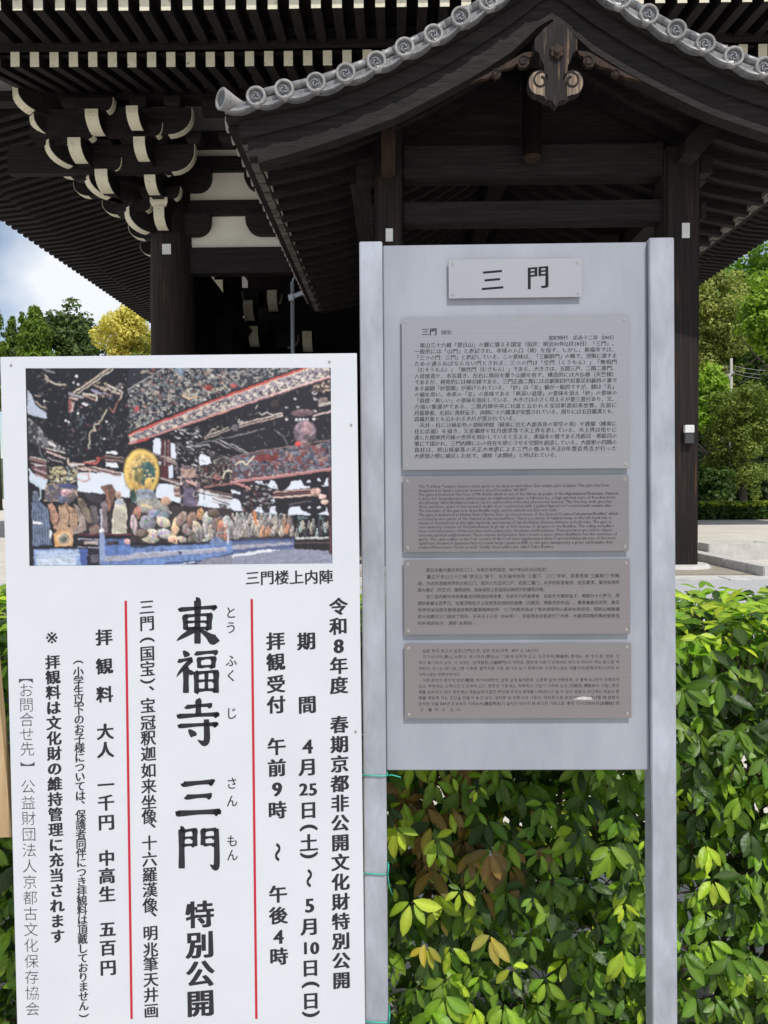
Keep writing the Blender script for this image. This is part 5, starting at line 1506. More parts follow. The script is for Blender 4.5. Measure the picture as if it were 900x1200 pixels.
ell(798, 255, 27, 30, (176, 140, 124), .3); poly([(768, 310), (790, 285), (830, 290), (858, 330), (872, 420), (860, 595), (735, 595), (740, 430)], (206, 198, 178), .35); poly([(765, 320), (790, 290), (835, 300), (850, 340), (790, 345)], (160, 168, 186), .3)
for j in range(9): stroke([(765 + j * 11, 360 + (j * 17) % 30), (756 + j * 12, 580)], 4, (120, 112, 104), .8)
poly([(400, 590), (620, 600), (620, 880), (400, 720)], (30, 26, 36), .2); bands(430, 600, 900, 603, 1, 1, 9, [(120, 46, 60)]); bands(430, 640, 620, 650, 4, 36, 10, [(150, 150, 170), (50, 44, 54)]); poly([(480, 660), (610, 665), (610, 690), (480, 685)], (176, 160, 158), .5)
stroke([(640, 380), (645, 560)], 14, (190, 184, 204)); ell(646, 570, 22, 20, (216, 220, 236), .1)
poly([(625, 595), (665, 595), (665, 885), (622, 885)], (130, 146, 190), .2); poly([(665, 640), (900, 640), (900, 700), (665, 700)], (66, 92, 150), .4); poly([(680, 665), (790, 665), (790, 695), (680, 695)], (60, 52, 56), .9); ell(870, 665, 30, 22, (206, 150, 140), .6)
poly([(38, 715), (510, 715), (510, 885), (38, 885)], (120, 146, 196), .35); stroke([(40, 722), (510, 722)], 13, (40, 42, 66)); poly([(60, 745), (430, 735), (430, 775), (60, 785)], (158, 176, 210), .3); stroke([(40, 798), (510, 778)], 7, (226, 230, 240)); poly([(60, 810), (420, 795), (420, 870), (60, 880)], (176, 190, 210), .3); stroke([(240, 810), (300, 860)], 6, (220, 226, 236)); poly([(440, 730), (510, 730), (510, 880), (450, 880)], (58, 84, 160), .4)
poly([(525, 735), (620, 735), (620, 885), (525, 885)], (32, 34, 50), .2); poly([(540, 780), (610, 780), (610, 850), (540, 845)], (90, 84, 96), .4)
poly([(665, 700), (900, 690), (900, 790), (665, 800)], (74, 108, 174), .35); poly([(665, 795), (900, 785), (900, 830), (665, 840)], (150, 152, 172), .25); poly([(630, 845), (900, 830), (900, 885), (630, 885)], (86, 112, 170), .35)
# --- lower middle
tile_(4)
poly([(230, 160), (470, 160), (460, 330), (230, 280)], (206, 214, 228), .04); poly([(580, 190), (900, 300), (900, 390), (580, 350)], (206, 214, 228), .04)
bands(270, 95, 450, 150, 3, 16, 10, [(130, 96, 98), (206, 180, 176), (70, 50, 56)]); poly([(385, 180), (460, 180), (450, 290), (400, 270)], (130, 96, 92), .5); bands(390, 190, 450, 195, 4, 25, 7, [CR, (80, 56, 60)])
poly([(270, 0), (350, 0), (345, 105), (275, 100)], (84, 34, 42), .2); poly([(340, 0), (385, 0), (385, 110), (345, 110)], (200, 206, 222))
mottled([(390, 0), (640, 0), (620, 200), (600, 360), (560, 430), (450, 400), (440, 200)], (40, 36, 46), [((120, 104, 118), .53), ((196, 170, 160), .66)], 141, 3.5); poly([(480, 190), (550, 190), (590, 340), (560, 420), (470, 400)], (98, 86, 112), .5)
mottled([(440, 20), (580, 30), (590, 100), (500, 120)], (176, 140, 126), [((90, 66, 66), .58)], 143, 3); stroke([(505, 135), (580, 175)], 16, (216, 160, 152)); curl(570, 250, 34, (150, 150, 156), 9)
mottled([(600, 0), (900, 0), (900, 140), (660, 190), (600, 150)], (38, 32, 40), [((140, 126, 120), .6), ((120, 44, 46), .66)], 145, 3); curl(685, 80, 40, (170, 160, 150), 8); curl(770, 100, 36, (196, 120, 110), 9); stroke([(820, 110), (840, 60), (880, 40), (900, 60)], 9, (226, 216, 190))
bands(660, 190, 900, 160, 1, 1, 13, [(150, 100, 96)]); bands(600, 200, 900, 262, 3, 18, 9, [(130, 96, 94), (206, 190, 186), (70, 54, 60)]); bands(735, 240, 880, 290, 4, 26, 12, [(110, 84, 86), (190, 166, 162)]); stroke([(655, 210), (657, 300)], 9, (70, 56, 64)); poly([(780, 330), (870, 340), (850, 390), (800, 380)], (90, 72, 76), .5)
for x in (650, 830): stroke([(x - 20, 360), (x, 340), (x + 30, 345), (x + 38, 390)], 8, (170, 196, 200))
poly([(0, 330), (900, 380), (900, 680), (0, 680)], (56, 46, 50), .5)
# gilded halo and seated figure
ell(112, 60, 168, 208, (40, 30, 30), .1)
ell(105, 55, 158, 200, (226, 186, 76), .12, 0, .15); ell(105, 60, 128, 172, (200, 158, 66), .45, 0, .2); ell(105, 40, 100, 130, (190, 160, 90), .8)
ell(150, 70, 80, 110, (52, 96, 92), .5); ell(80, 70, 40, 80, (120, 112, 66), .6); poly([(130, 60), (145, 10), (170, -10), (200, 20), (225, 70), (225, 120)], (48, 96, 98), .5); ell(165, 150, 36, 46, (222, 178, 80), .15); ell(157, 40, 8, 8, (230, 240, 240), 0)
for i in range(24): curl(pr_.uniform(40, 230), pr_.uniform(-60, 120), pr_.uniform(8, 18), pr_.choice([(240, 210, 120), (60, 90, 80), (150, 110, 50)]), 5)
poly([(40, 230), (100, 200), (130, 200), (200, 210), (240, 270), (250, 330), (40, 330)], (136, 144, 158), .5); poly([(0, 240), (40, 190), (60, 300), (10, 330)], (52, 82, 72), .5)
poly([(60, 290), (230, 290), (310, 340), (370, 420), (300, 440), (60, 400)], (150, 146, 140), .5); stroke([(100, 350), (150, 345), (190, 370)], 22, (216, 190, 140))
for j in range(8): stroke([(60 + j * 20, 300 + j * 8), (130 + j * 28, 330 + j * 10)], 5, (96, 90, 88) if j % 2 else (206, 200, 190), .8)
ell(318, 312, 44, 38, (190, 146, 116), .3)
rocks = [(150, 500, 80, 70, (140, 136, 150)), (60, 420, 36, 70, (176, 116, 96)), (30, 520, 30, 110, (190, 160, 170)), (210, 420, 60, 40, (150, 150, 168)), (290, 440, 70, 50, (130, 126, 140)), (290, 500, 70, 50, (196, 176, 156)), (180, 620, 90, 70, (196, 182, 160)), (100, 590, 60, 40, (120, 96, 90)), (300, 600, 70, 50, (180, 180, 180)), (400, 540, 40, 110, (222, 190, 150)), (380, 650, 60, 40, (226, 196, 156)), (450, 650, 44, 34, (190, 176, 160)), (450, 470, 44, 80, (160, 136, 122)), (510, 560, 56, 60, (150, 140, 140)), (545, 480, 50, 80, (146, 112, 96)), (625, 430, 34, 60, (190, 140, 90)), (590, 560, 40, 90, (190, 166, 146)), (700, 560, 80, 90, (206, 202, 196)), (690, 460, 50, 70, (196, 192, 180)), (650, 640, 50, 34, (196, 196, 200)), (760, 500, 40, 90, (130, 110, 108)), (810, 540, 44, 90, (190, 120, 90)), (870, 520, 50, 90, (170, 166, 166)), (830, 620, 50, 40, (176, 130, 116)), (740, 420, 60, 40, (100, 86, 80)), (560, 640, 60, 40, (110, 100, 96))]
for (x, y, rx, ry, c) in rocks:
    ell(x + 4, y + 8, rx * 1.02, ry * .98, (44, 36, 40), .2); a_ = pr_.uniform(-.5, .5)
    ell(x, y, rx * .92, ry * .88, c, .45, a_, .45)
    for j in range(5):
        q = pr_.uniform(0, 6.28); stroke([(x + rx * .7 * cos(q), y + ry * .7 * sin(q)), (x + rx * .2 * cos(q + 1), y + ry * .2 * sin(q + 1)), (x + rx * .6 * cos(q + 2.4), y + ry * .6 * sin(q + 2.4))], 5, tuple(int(v * pr_.choice([.5, .6, 1.2])) if v * 1.2 < 255 else 250 for v in c), .7)
for i in range(9): figure(600 + i * 36, 560 + pr_.uniform(-40, 60), 44, 120, pr_.choice(CS), 80 + i)
ell(420, 668, 10, 16, (60, 30, 30), .1); ell(388, 662, 8, 10, (70, 40, 40), .1)
poly([(0, 700), (120, 712), (690, 690), (900, 660), (900, 790), (620, 860), (300, 885), (0, 885)], (92, 124, 182), .4)
poly([(0, 780), (400, 755), (850, 725), (850, 758), (420, 790), (0, 825)], (158, 156, 176), .22); stroke([(0, 712), (120, 712)], 20, (48, 56, 84)); stroke([(100, 708), (690, 692)], 9, (44, 56, 90)); stroke([(0, 775), (850, 728)], 6, (200, 206, 222)); stroke([(310, 862), (560, 850), (720, 820), (900, 780)], 16, (52, 70, 120))
poly([(560, 885), (640, 830), (900, 790), (900, 885)], (126, 126, 146), .2); stroke([(350, 885), (560, 855)], 8, (214, 220, 232)); poly([(690, 690), (720, 650), (760, 625), (800, 650), (860, 690)], (96, 116, 160), .4); stroke([(770, 625), (860, 622)], 9, (196, 90, 86)); stroke([(860, 570), (862, 690)], 12, (200, 200, 214)); poly([(425, 760), (450, 758), (448, 785), (427, 788)], (60, 70, 110))
# fine carved glitter in the dark, overall grain of the print
for i in range(700):
    k_ = pr_.randrange(3); tile_(k_); x, y = pr_.uniform(0, 880), pr_.uniform(10, 880)
    X_, Y_ = cv([(x, y)])[0]; xi, yi = int(min(max(X_, 0), W_ - 1)), int(min(max(Y_, 0), H_p - 1))
    if IMG[yi, xi].mean() < .03:
        a_ = pr_.choice([-.42, .4, 1.3]) + pr_.uniform(-.3, .3); l_ = pr_.uniform(8, 30)
        stroke([(x, y), (x + l_ * cos(a_), y + l_ * sin(a_))], 5, pr_.choice([(84, 80, 92), (110, 104, 108), (66, 62, 74), (150, 142, 140)]), .6)
w1 = vn(7, 7, 201) - .5; w2_ = vn(7, 7, 202) - .5
IMG[:] = IMG[(yy_ + w1 * 3.2).clip(0, H_p - 1).astype(int), (xx_ + w2_ * 3.2).clip(0, W_ - 1).astype(int)]
hf = np.random.default_rng(3).random((H_p, W_)); hf = (hf + np.roll(hf, 1, 0) + np.roll(hf, 1, 1) + np.roll(hf, (1, 1), (0, 1))) / 4
lum = IMG.mean(2)
IMG[:] = IMG * .8 + lum[..., None] * .2
IMG[:] = (IMG * (1 + (.5 * (hf - .5)) * (lum < .5))[..., None] + 0.006).clip(0, .8)
for ax_ in (0, 1): IMG[:] = (IMG * 2 + np.roll(IMG, 1, ax_) + np.roll(IMG, -1, ax_)) / 4
c4 = [LW(30.3, 432), LW(387, 430.8), LW(389.4, 660), LW(34.8, 663.3)]
gu = np.linspace(0, 1, W_); gv = np.linspace(0, 1, H_p)
U_, V_ = np.meshgrid(gu, gv)
cc = np.array([LW(PX0, PY0 + .6), LW(PX0 + 357.5, PY0), LW(PX0 + 359.5, PY0 + 229), LW(PX0 + 4.6, PY0 + 232)])
XY = (cc[0] * ((1 - U_) * (1 - V_))[..., None] + cc[1] * (U_ * (1 - V_))[..., None] + cc[2] * (U_ * V_)[..., None] + cc[3] * ((1 - U_) * V_)[..., None])
vv = np.zeros((W_ * H_p, 3)); vv[:, 0] = XY[..., 0].ravel(); vv[:, 1] = -0.0005; vv[:, 2] = XY[..., 1].ravel()
idx = np.arange(W_ * H_p).reshape(H_p, W_)
ff = np.stack([idx[:-1, :-1], idx[1:, :-1], idx[1:, 1:], idx[:-1, 1:]], -1).reshape(-1, 4)
def npmesh(name, v, f, m_, colr=None):
    me = bpy.data.meshes.new(name)
    me.vertices.add(len(v)); me.vertices.foreach_set('co', np.ascontiguousarray(v, dtype=np.float32).ravel())
    me.loops.add(f.size); me.loops.foreach_set('vertex_index', np.ascontiguousarray(f, dtype=np.int32).ravel())
    me.polygons.add(len(f)); me.polygons.foreach_set('loop_start', np.arange(0, f.size, f.shape[1], dtype=np.int32))
    me.update(calc_edges=True)
    if colr is not None:
        ca = me.color_attributes.new('tint', 'FLOAT_COLOR', 'POINT')
        c = np.ones((len(v), 4), np.float32); c[:, :3] = colr; ca.data.foreach_set('color', c.ravel())
    me.materials.append(m_)
    return me
prnt = mat('picture_print', (0.5, 0.5, 0.5), 0.4, spec=0.4, attr=True)
me = npmesh('printed_picture', vv, ff, prnt, IMG.reshape(-1, 3))
o = bpy.data.objects.new('printed_picture', me); COL.objects.link(o); o.parent = poster
# ------------------------------------------------------------------ green cords and the wooden prop
cordm = mat('green_cord', (0.03, 0.42, 0.3), 0.45)
def cord(yv, label, tail=False, loop=False):
    p = LM(440, yv)[1]; u0, u1 = -0.004, uLb + 0.003
    e = empty('tie_cord', FM @ Vector((0, 0, p)), label, 'cord', 'green cords tying the two boards together')
    W3 = lambda u, y, v: FM @ Vector((u, y, v))
    m = MB(); k = 0.0016
    m.tube([W3(u0 - .004, -0.0035, p + .002), W3(0.03, -0.0035, p), W3(u1 - .01, -0.0035, p - .001), W3(u1, 0.0, p), W3(u1, 0.06, p + .001), W3(u1 - .01, 0.0645, p + .001), W3(0.03, 0.0645, p + .002), W3(u0, 0.062, p + .002), W3(u0 - .004, -0.0035, p + .002)], k, 6)
    m.build('loop', cordm, e)
    if tail:
        m = MB(); m.tube([W3(u1, -0.004, p), W3(u1 + 0.01, -0.008, p + .004), W3(u1 + .02, -0.006, p + .001), W3(u1 + .036, -0.01, p - .002)], k * .9, 6); m.build('loose_end', cordm, e)
    if loop:
        m = MB(); m.tube([W3(u1, -0.004, p - .002), W3(u1 + 0.001, -0.008, p + .012), W3(u1 + .002, -0.006, p + .028)], k, 6); m.tube([W3(u1, -0.004, p - .003), W3(u1 + 0.003, -0.008, p - .03), W3(u1 + .012, -0.006, p - .055)], k * .6, 6); m.build('loose_end', cordm, e)
cord(908.5, 'green cord around the grey post, level with the bottom edge of the grey panel', tail=True)
cord(1023.5, 'middle one of three green cords tied around the left grey post', loop=True)
cord(1197, 'green cord around the grey post at the very bottom of the picture, lowest of three', loop=True)
a = P(-34, 760, 2.12); b = P(4, 985, 2.16)
pale = mat('pale_timber', (0.55, 0.38, 0.2), 0.75, noise=(4, .2), grain=(10, 10, 1), cols=[(0.42, 0.28, 0.15), (0.6, 0.44, 0.25)])
pq = [P(-26, 700, 2.12), P(-12, 700, 2.12), P(13.5, 975, 2.12), P(13.5, 981, 2.12), P(-18, 982, 2.12)]
m = MB(); m.prism([(v.x, v.z) for v in pq], lambda p, q, t: (p, t, q), 2.12, 2.145); pb_ = m.build('prop_board', pale, None, label='pale wooden board propped behind the left edge of the white notice board', cat='board')
m = MB(); m.bar((-1.02, 2.165, -0.36), (-1.03, 2.16, 1.2), 0.035, 0.035, up=(0, 1, 0)); m.build('prop_stake', pale, pb_)
bpy.data.objects.remove(_to); bpy.data.curves.remove(_tc); bpy.data.scenes.remove(_gs)

# ------------------------------------------------------------------ foliage
leafm = mat('broad_leaf', (0.1, 0.2, 0.04), 0.4, spec=0.45, attr=True, trans=0.34, noise=(70, 0.2), bump=(45, 0.25))
twigm = mat('twig', (0.10, 0.07, 0.05), 0.85, noise=(20, .3))
def leaf_template(seed):
    """one leaf: long axis +x from its stalk, folded along the midrib and curling down"""
    r = random.Random(seed)
    n = 6; vs = []; prof = [0.0, 0.5, 0.9, 1.0, 0.66, 0.0]
    curl = r.uniform(0.12, 0.32); fold = r.uniform(0.16, 0.34); wv = r.uniform(-.06, .06)
    for i in range(n):
        t = (0, .14, .34, .56, .8, 1)[i]; x = t; z = -curl * t * t + 0.02 * sin(t * 6 + seed)
        w_ = 0.205 * prof[i]
        vs.append((x, wv * sin(t * 3), z))
        if 0 < i < n - 1:
            vs.append((x + 0.01, w_ + wv * sin(t * 3), z + fold * w_ + r.uniform(-.012, .012)))
            vs.append((x + 0.01, -w_ + wv * sin(t * 3), z + fold * w_ + r.uniform(-.012, .012)))
    # index: 0 tip0, then triplets, last
    idx = [(0, 0, 0)] + [(1 + 3 * (i - 1), 2 + 3 * (i - 1), 3 + 3 * (i - 1)) for i in range(1, n - 1)] + [(1 + 3 * (n - 2),) * 3]
    fs = []
    for i in range(n - 1):
        a, b = idx[i], idx[i + 1]
        for s_ in (1, 2):
            q = [a[0], b[0], b[s_], a[s_]] if s_ == 2 else [a[0], a[s_], b[s_], b[0]]
            u = []
            for k in q:
                if k not in u: u.append(k)
            fs.append(u)
    tri = []
    for f in fs:
        if len(f) == 4: tri += [(f[0], f[1], f[2]), (f[0], f[2], f[3])]
        else: tri.append(tuple(f))
    return np.array(vs), np.array(tri)
LT = [leaf_template(s) for s in range(5)]
TINT = {'dark': (0.034, 0.072, 0.009), 'mid': (0.085, 0.16, 0.013), 'fresh': (0.17, 0.29, 0.018), 'lime': (0.34, 0.44, 0.03), 'bronze': (0.19, 0.115, 0.03), 'yellow': (0.34, 0.29, 0.035)}
def basis(d, nrm):
    x = d / np.linalg.norm(d); z = nrm - x * (nrm @ x); z /= np.linalg.norm(z) + 1e-9; y = np.cross(z, x)
    return np.stack([x, y, z], 1)
def tint_at(p, r):
    """which colour of leaf grows here"""
    bz = math.exp(-(((p[0] - 0.17) / 0.2) ** 2 + ((p[2] - 0.5) / 0.22) ** 2)) * (p[1] < 2.75)
    u = r.random()
    if u < bz * 0.85: return 'bronze' if r.random() < 0.66 else ('yellow' if r.random() < .5 else 'lime')
    top = max(0, min(1, (p[2] - 0.95) / 0.2))
    if u > 1 - 0.6 * top: return 'lime' if r.random() < .45 else 'fresh'
    u = r.random()
    return 'dark' if u < 0.34 else 'mid' if u < 0.74 else 'fresh' if u < 0.96 else 'lime'
HY = 2.42
def front(x, z, r):
    """where the face of the hedge stands"""
    f = HY + 0.05 * sin(x * 5 + 1) + 0.04 * sin(z * 9 + x * 4)
    f -= 0.10 * math.exp(-(((x - 0.10) / 0.15) ** 2)) * max(0, min(1, (0.75 - z) / 0.15))
    f -= 0.05 * max(0, 1 - z / 0.5)
    return f
HTOP = 1.115
hedge = empty('clipped_hedge', (0.3, 2.9, 0), 'leafy green hedge right behind the two signs, glossy leaves with some bronze ones', 'hedge')
r = random.Random(21)
leaves = []          # (pos, basis, length, tint, template, layer)
twigs = MB()
def whorl(p, n_, size, layer, r):
    k = r.choice([4, 5, 5, 6]) if size > .06 else r.choice([3, 4, 5])
    a0 = r.random() * 6.28
    n_ = n_ / np.linalg.norm(n_)
    t1 = np.cross(n_, [0, 0, 1.0]); t1 /= np.linalg.norm(t1) + 1e-9; t2 = np.cross(n_, t1)
    base_t = tint_at(p, r)
    for i in range(k):
        a = a0 + i * 6.283 / k + r.uniform(-.3, .3)
        rad = t1 * cos(a) + t2 * sin(a)
        dr = r.uniform(.35, 1.25) * (1.0 if n_[2] < .7 else .35)
        d = rad * np.array([1, 1, .55]) * .85 + n_ * r.uniform(.1, .6) + np.array([r.uniform(-.15, .15), 0, -dr])
        nn = n_ * 1.0 + rad * r.uniform(-.1, .45) + np.array([r.uniform(-.4, .4), r.uniform(-.3, .3), 0.45 + r.uniform(-.35, .35)])
        tn = base_t if r.random() < .8 else tint_at(p, r)
        leaves.append((p + rad * 0.008, basis(d, nn), size * r.uniform(.75, 1.2), tn, r.randrange(5), layer))
    q = p - n_ * r.uniform(.1, .2) + np.array([r.uniform(-.05, .05), 0, -r.uniform(.02, .1)])
    twigs.tube([tuple(q), tuple((p + q) / 2 + np.array([0, 0, .01])), tuple(p)], [0.003, 0.0022, 0.0014], 4, cap=False)
X0, X1 = -2.5, 2.9
for layer, (dep, cnt) in enumerate(((0.0, 1430), (0.06, 1240), (0.13, 1000), (0.21, 850), (0.3, 700), (0.42, 560))):
    for _ in range(cnt):
        x = r.uniform(X0, X1); z = r.uniform(-0.32, HTOP - 0.03) - dep * .3
        y = front(x, z, r) + dep + r.uniform(-.03, .03)
        n_ = np.array([r.uniform(-.45, .45), -1.0, r.uniform(-.1, .6)])
        whorl(np.array([x, y, z]), n_, r.uniform(.05, .088) if r.random() < .75 else r.uniform(.03, .05), layer, r)
for dep, cnt in ((0, 650), (0.07, 420)):
    for _ in range(cnt):
        x = r.uniform(X0, X1); y = r.uniform(HY + .0, HY + .75); z = HTOP + 0.02 * sin(x * 7) + r.uniform(-.03, .02) - dep
        whorl(np.array([x, y, z]), np.array([r.uniform(-.4, .4), r.uniform(-.7, .1), 1.0]), r.uniform(.06, .10), 0 if dep == 0 else 2, r)
for _ in range(1100):   # thick middle
    x = r.uniform(X0, X1); z = r.uniform(.1, HTOP - .03); y = HY + r.uniform(.4, .75)
    whorl(np.array([x, y, z]), np.array([r.uniform(-.4, .4), -1.0, .4]), r.uniform(.07, .11), 4, r)
for _ in range(160):   # far side
    x = r.uniform(X0, X1); z = r.uniform(.1, HTOP); whorl(np.array([x, HY + .78, z]), np.array([r.uniform(-.4, .4), 1.0, .3]), r.uniform(.06, .10), 3, r)
# a few outer sprigs of young leaves catching the light
for (a_, b_, Yd, tn, sz) in ((463, 972, 2.17, 'lime', .075), (482, 1058, 2.15, 'lime', .085), (512, 985, 2.22, 'lime', .075), (574, 998, 2.26, 'bronze', .085), (573, 1100, 2.22, 'yellow', .08), (560, 925, 2.3, 'lime', .04), (540, 1045, 2.24, 'lime', .05), (498, 1110, 2.2, 'yellow', .06), (520, 1170, 2.2, 'fresh', .09), (505, 1190, 2.18, 'fresh', .09), (590, 1180, 2.2, 'fresh', .085), (555, 1185, 2.22, 'lime', .07), (625, 1055, 2.28, 'fresh', .05), (640, 1150, 2.28, 'fresh', .07), (632, 1000, 2.3, 'fresh', .05), (600, 1135, 2.2, 'lime', .06), (690, 1175, 2.24, 'fresh', .07), (620, 1100, 2.3, 'mid', .07)):
    p = np.array(P(a_, b_, Yd)); k0 = len(leaves)
    sz *= .82
    whorl(p, np.array([r.uniform(-.2, .2), -1.0, .35]), sz, 0, r)
    leaves[k0:] = [(q[0], q[1], sz * r.uniform(.85, 1.2), tn if r.random() < .85 else 'mid', q[4], -1) for q in leaves[k0:]]
# which show largest: in view, not behind the boards, front layers
def toscreen(p):
    d = Vector(p) - CAM; z = d.dot(_fw); return 450 + 900 * d.dot(R2) / z, 600 - 900 * d.dot(U2) / z
cand = []
for i, lf in enumerate(leaves):
    c = lf[0] + lf[1][:, 0] * lf[2] * .5
    a_, b_ = toscreen(c)
    vis = (458 < a_ < 760 and 908 < b_ < 1195) or (797 < a_ < 898 and 700 < b_ < 1195)
    if vis and lf[5] <= 0:
        face = abs(lf[1][:, 2] @ (c - np.array(CAM)) / np.linalg.norm(c - np.array(CAM)))
        cand.append((-(lf[2] ** 2) * (0.2 + face) * (4 if lf[5] == -1 else 1), i))
cand.sort(); chosen = set(i for _, i in cand[:295])
lm = {}
VN = np.array([1.35] + [1.35, .92, .95] * 4 + [1.0])
def vein(c): return VN[:, None] * c[None]
def jitter(tn, r):
    c = np.array(TINT[tn]); return c * r.uniform(.75, 1.3) * np.array([r.uniform(.88, 1.12), 1, r.uniform(.8, 1.2)])
for tn in TINT:
    for k, (v, f) in enumerate(LT):
        for j in range(2):
            lm[(tn, k, j)] = npmesh('leaf', v, f, leafm, vein(jitter(tn, r)))
            lm[(tn, k, j)].polygons.foreach_set('use_smooth', [True] * len(f))
VV = []; FF = []; CC = []; nb = 0
og = Vector(hedge['_org'])
for i, (p, B, L_, tn, k, lay) in enumerate(leaves):
    v, f = LT[k]
    if i in chosen:
        o = bpy.data.objects.new('leaf', lm[(tn, k, i % 2)]); COL.objects.link(o); o.parent = hedge
        M = Matrix(((B[0, 0] * L_, B[0, 1] * L_, B[0, 2] * L_, p[0] - og.x), (B[1, 0] * L_, B[1, 1] * L_, B[1, 2] * L_, p[1] - og.y), (B[2, 0] * L_, B[2, 1] * L_, B[2, 2] * L_, p[2] - og.z), (0, 0, 0, 1)))
        o.matrix_local = M
        continue
    VV.append(v @ (B * L_).T + p - np.array(og)); FF.append(f + nb); CC.append(vein(jitter(tn, r))); nb += len(v)
me = npmesh('foliage', np.concatenate(VV), np.concatenate(FF), leafm, np.concatenate(CC)); me.polygons.foreach_set('use_smooth', [True] * len(me.polygons))
o = bpy.data.objects.new('foliage', me); COL.objects.link(o); o.parent = hedge; o['kind'] = 'stuff'
for i in range(46):
    x = r.uniform(X0, X1); y = HY + r.uniform(.2, .6)
    twigs.tube([(x, y, -.35), (x + r.uniform(-.08, .08), y, .2), (x + r.uniform(-.15, .15), y + r.uniform(-.15, .1), .8), (x + r.uniform(-.2, .2), y + r.uniform(-.25, .1), 1.1)], [0.011, .009, .006, .003], 6)
t_ = twigs.build('twigs', twigm, hedge); t_['kind'] = 'stuff'

# crowns of trees: thousands of small leaf faces in clumps
crownm = mat('tree_leaf', (0.06, 0.1, 0.03), 0.6, spec=0.3, attr=True, trans=0.25)
barkm = mat('bark', (0.09, 0.07, 0.055), 0.9, noise=(6, .3), bump=(12, .8), cols=[(0.03, 0.024, 0.019), (0.075, 0.06, 0.048)])
def crown(name, parent, clumps, leaf, col_a, col_b, seed, per=55, up=0.4, droop=0.0, asp=0.6):
    """clumps: list of (x, y, z, radius) in world"""
    g = np.random.default_rng(seed); V4 = []; C4 = []
    for (x, y, z, R) in clumps:
        n = max(8, int(per / 55.0 * 4.6 * (R / leaf) ** 2))
        d = g.normal(size=(n, 3)); d /= np.linalg.norm(d, axis=1)[:, None]
        rad = R * g.uniform(.45, 1.05, n) ** 0.6
        c = np.array([x, y, z]) + d * rad[:, None] * np.array([1, 1, .75])
        nn = d + g.normal(size=(n, 3)) * .55 + np.array([0, 0, up]); nn /= np.linalg.norm(nn, axis=1)[:, None]
        t = g.normal(size=(n, 3)); t[:, 2] -= droop * 3; t -= nn * (t * nn).sum(1)[:, None]; t /= np.linalg.norm(t, axis=1)[:, None]
        b = np.cross(nn, t); s_ = leaf * g.uniform(.6, 1.4, n)[:, None]
        V4.append(np.stack([c - t * s_, c + b * s_ * asp, c + t * s_, c - b * s_ * asp], 1))
        cl_ = g.random(); k = (g.random(n) * .5 + cl_ * .5)[:, None]
        cc_ = (np.array(col_a) * (1 - k) + np.array(col_b) * k) * g.uniform(.75, 1.25, n)[:, None]
        C4.append(np.repeat(cc_[:, None], 4, 1))
    v = np.concatenate(V4).reshape(-1, 3); c = np.concatenate(C4).reshape(-1, 3)
    v = v - np.array(parent['_org'])
    f = np.arange(len(v)).reshape(-1, 4)
    me = npmesh(name, v, f, crownm, c)
    o = bpy.data.objects.new(name, me); COL.objects.link(o); o.parent = parent
    return o
def trunk(parent, x, y, z0, z1, r0, seed, lean=0.0, limbs=5):
    r = random.Random(seed); m = MB()
    pts = [(x + lean * t + r.uniform(-.05, .05) * t * 3, y, z0 + (z1 - z0) * t) for t in (0, .2, .4, .6, .8, 1)]
    m.tube(pts, [r0 * 1.3, r0, r0 * .85, r0 * .65, r0 * .4, r0 * .12], 10)
    for i in range(limbs):
        t = r.uniform(.35, .8); a = r.random() * 6.28; ln = (z1 - z0) * r.uniform(.15, .3)
        p = Vector((x + lean * t, y, z0 + (z1 - z0) * t)); q = p + Vector((cos(a) * ln, sin(a) * ln, ln * .6))
        m.tube([p, (p + q) / 2 + Vector((0, 0, -.05 * ln)), q], [r0 * .4, r0 * .28, r0 * .08], 6)
    return m.build('trunk', barkm, parent)
def broad(label, px, py_top, py_bot, wpx, Y, ca, cb, seed, leaf=.16, group=None, n=60, base=None, dens=55, cr=None, name='broadleaf_tree'):
    c = P(px, (py_top + py_bot) / 2, Y); rz = (P(px, py_top, Y).z - P(px, py_bot, Y).z) / 2; rx = wpx / 900 * Y / 2
    z0 = GZ if base is None else base
    e = empty(name, (c.x, Y, z0), label, 'shrub' if name == 'shrub' else 'tree', group or ('trees beyond the gate on the left' if px < 400 else 'trees behind the terrace on the right'))
    g = random.Random(seed); cl = []
    for i in range(n):
        u = g.uniform(-1, 1); a = g.random() * 6.28; s_ = sqrt(1 - u * u); rr = g.uniform(.62, .98) if i % 4 else g.uniform(.1, .6)
        wob = 1 + .14 * sin(3 * a + seed) + .1 * sin(5 * u + seed)
        cl.append((c.x + rx * s_ * cos(a) * rr * wob, Y + rx * .8 * s_ * sin(a) * rr, c.z + rz * u * rr * wob, (cr or rx * .26) * g.uniform(.7, 1.25)))
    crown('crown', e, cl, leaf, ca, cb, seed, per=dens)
    trunk(e, c.x, Y, z0, c.z + rz * .5, max(.12, rx * .07), seed)
    return e
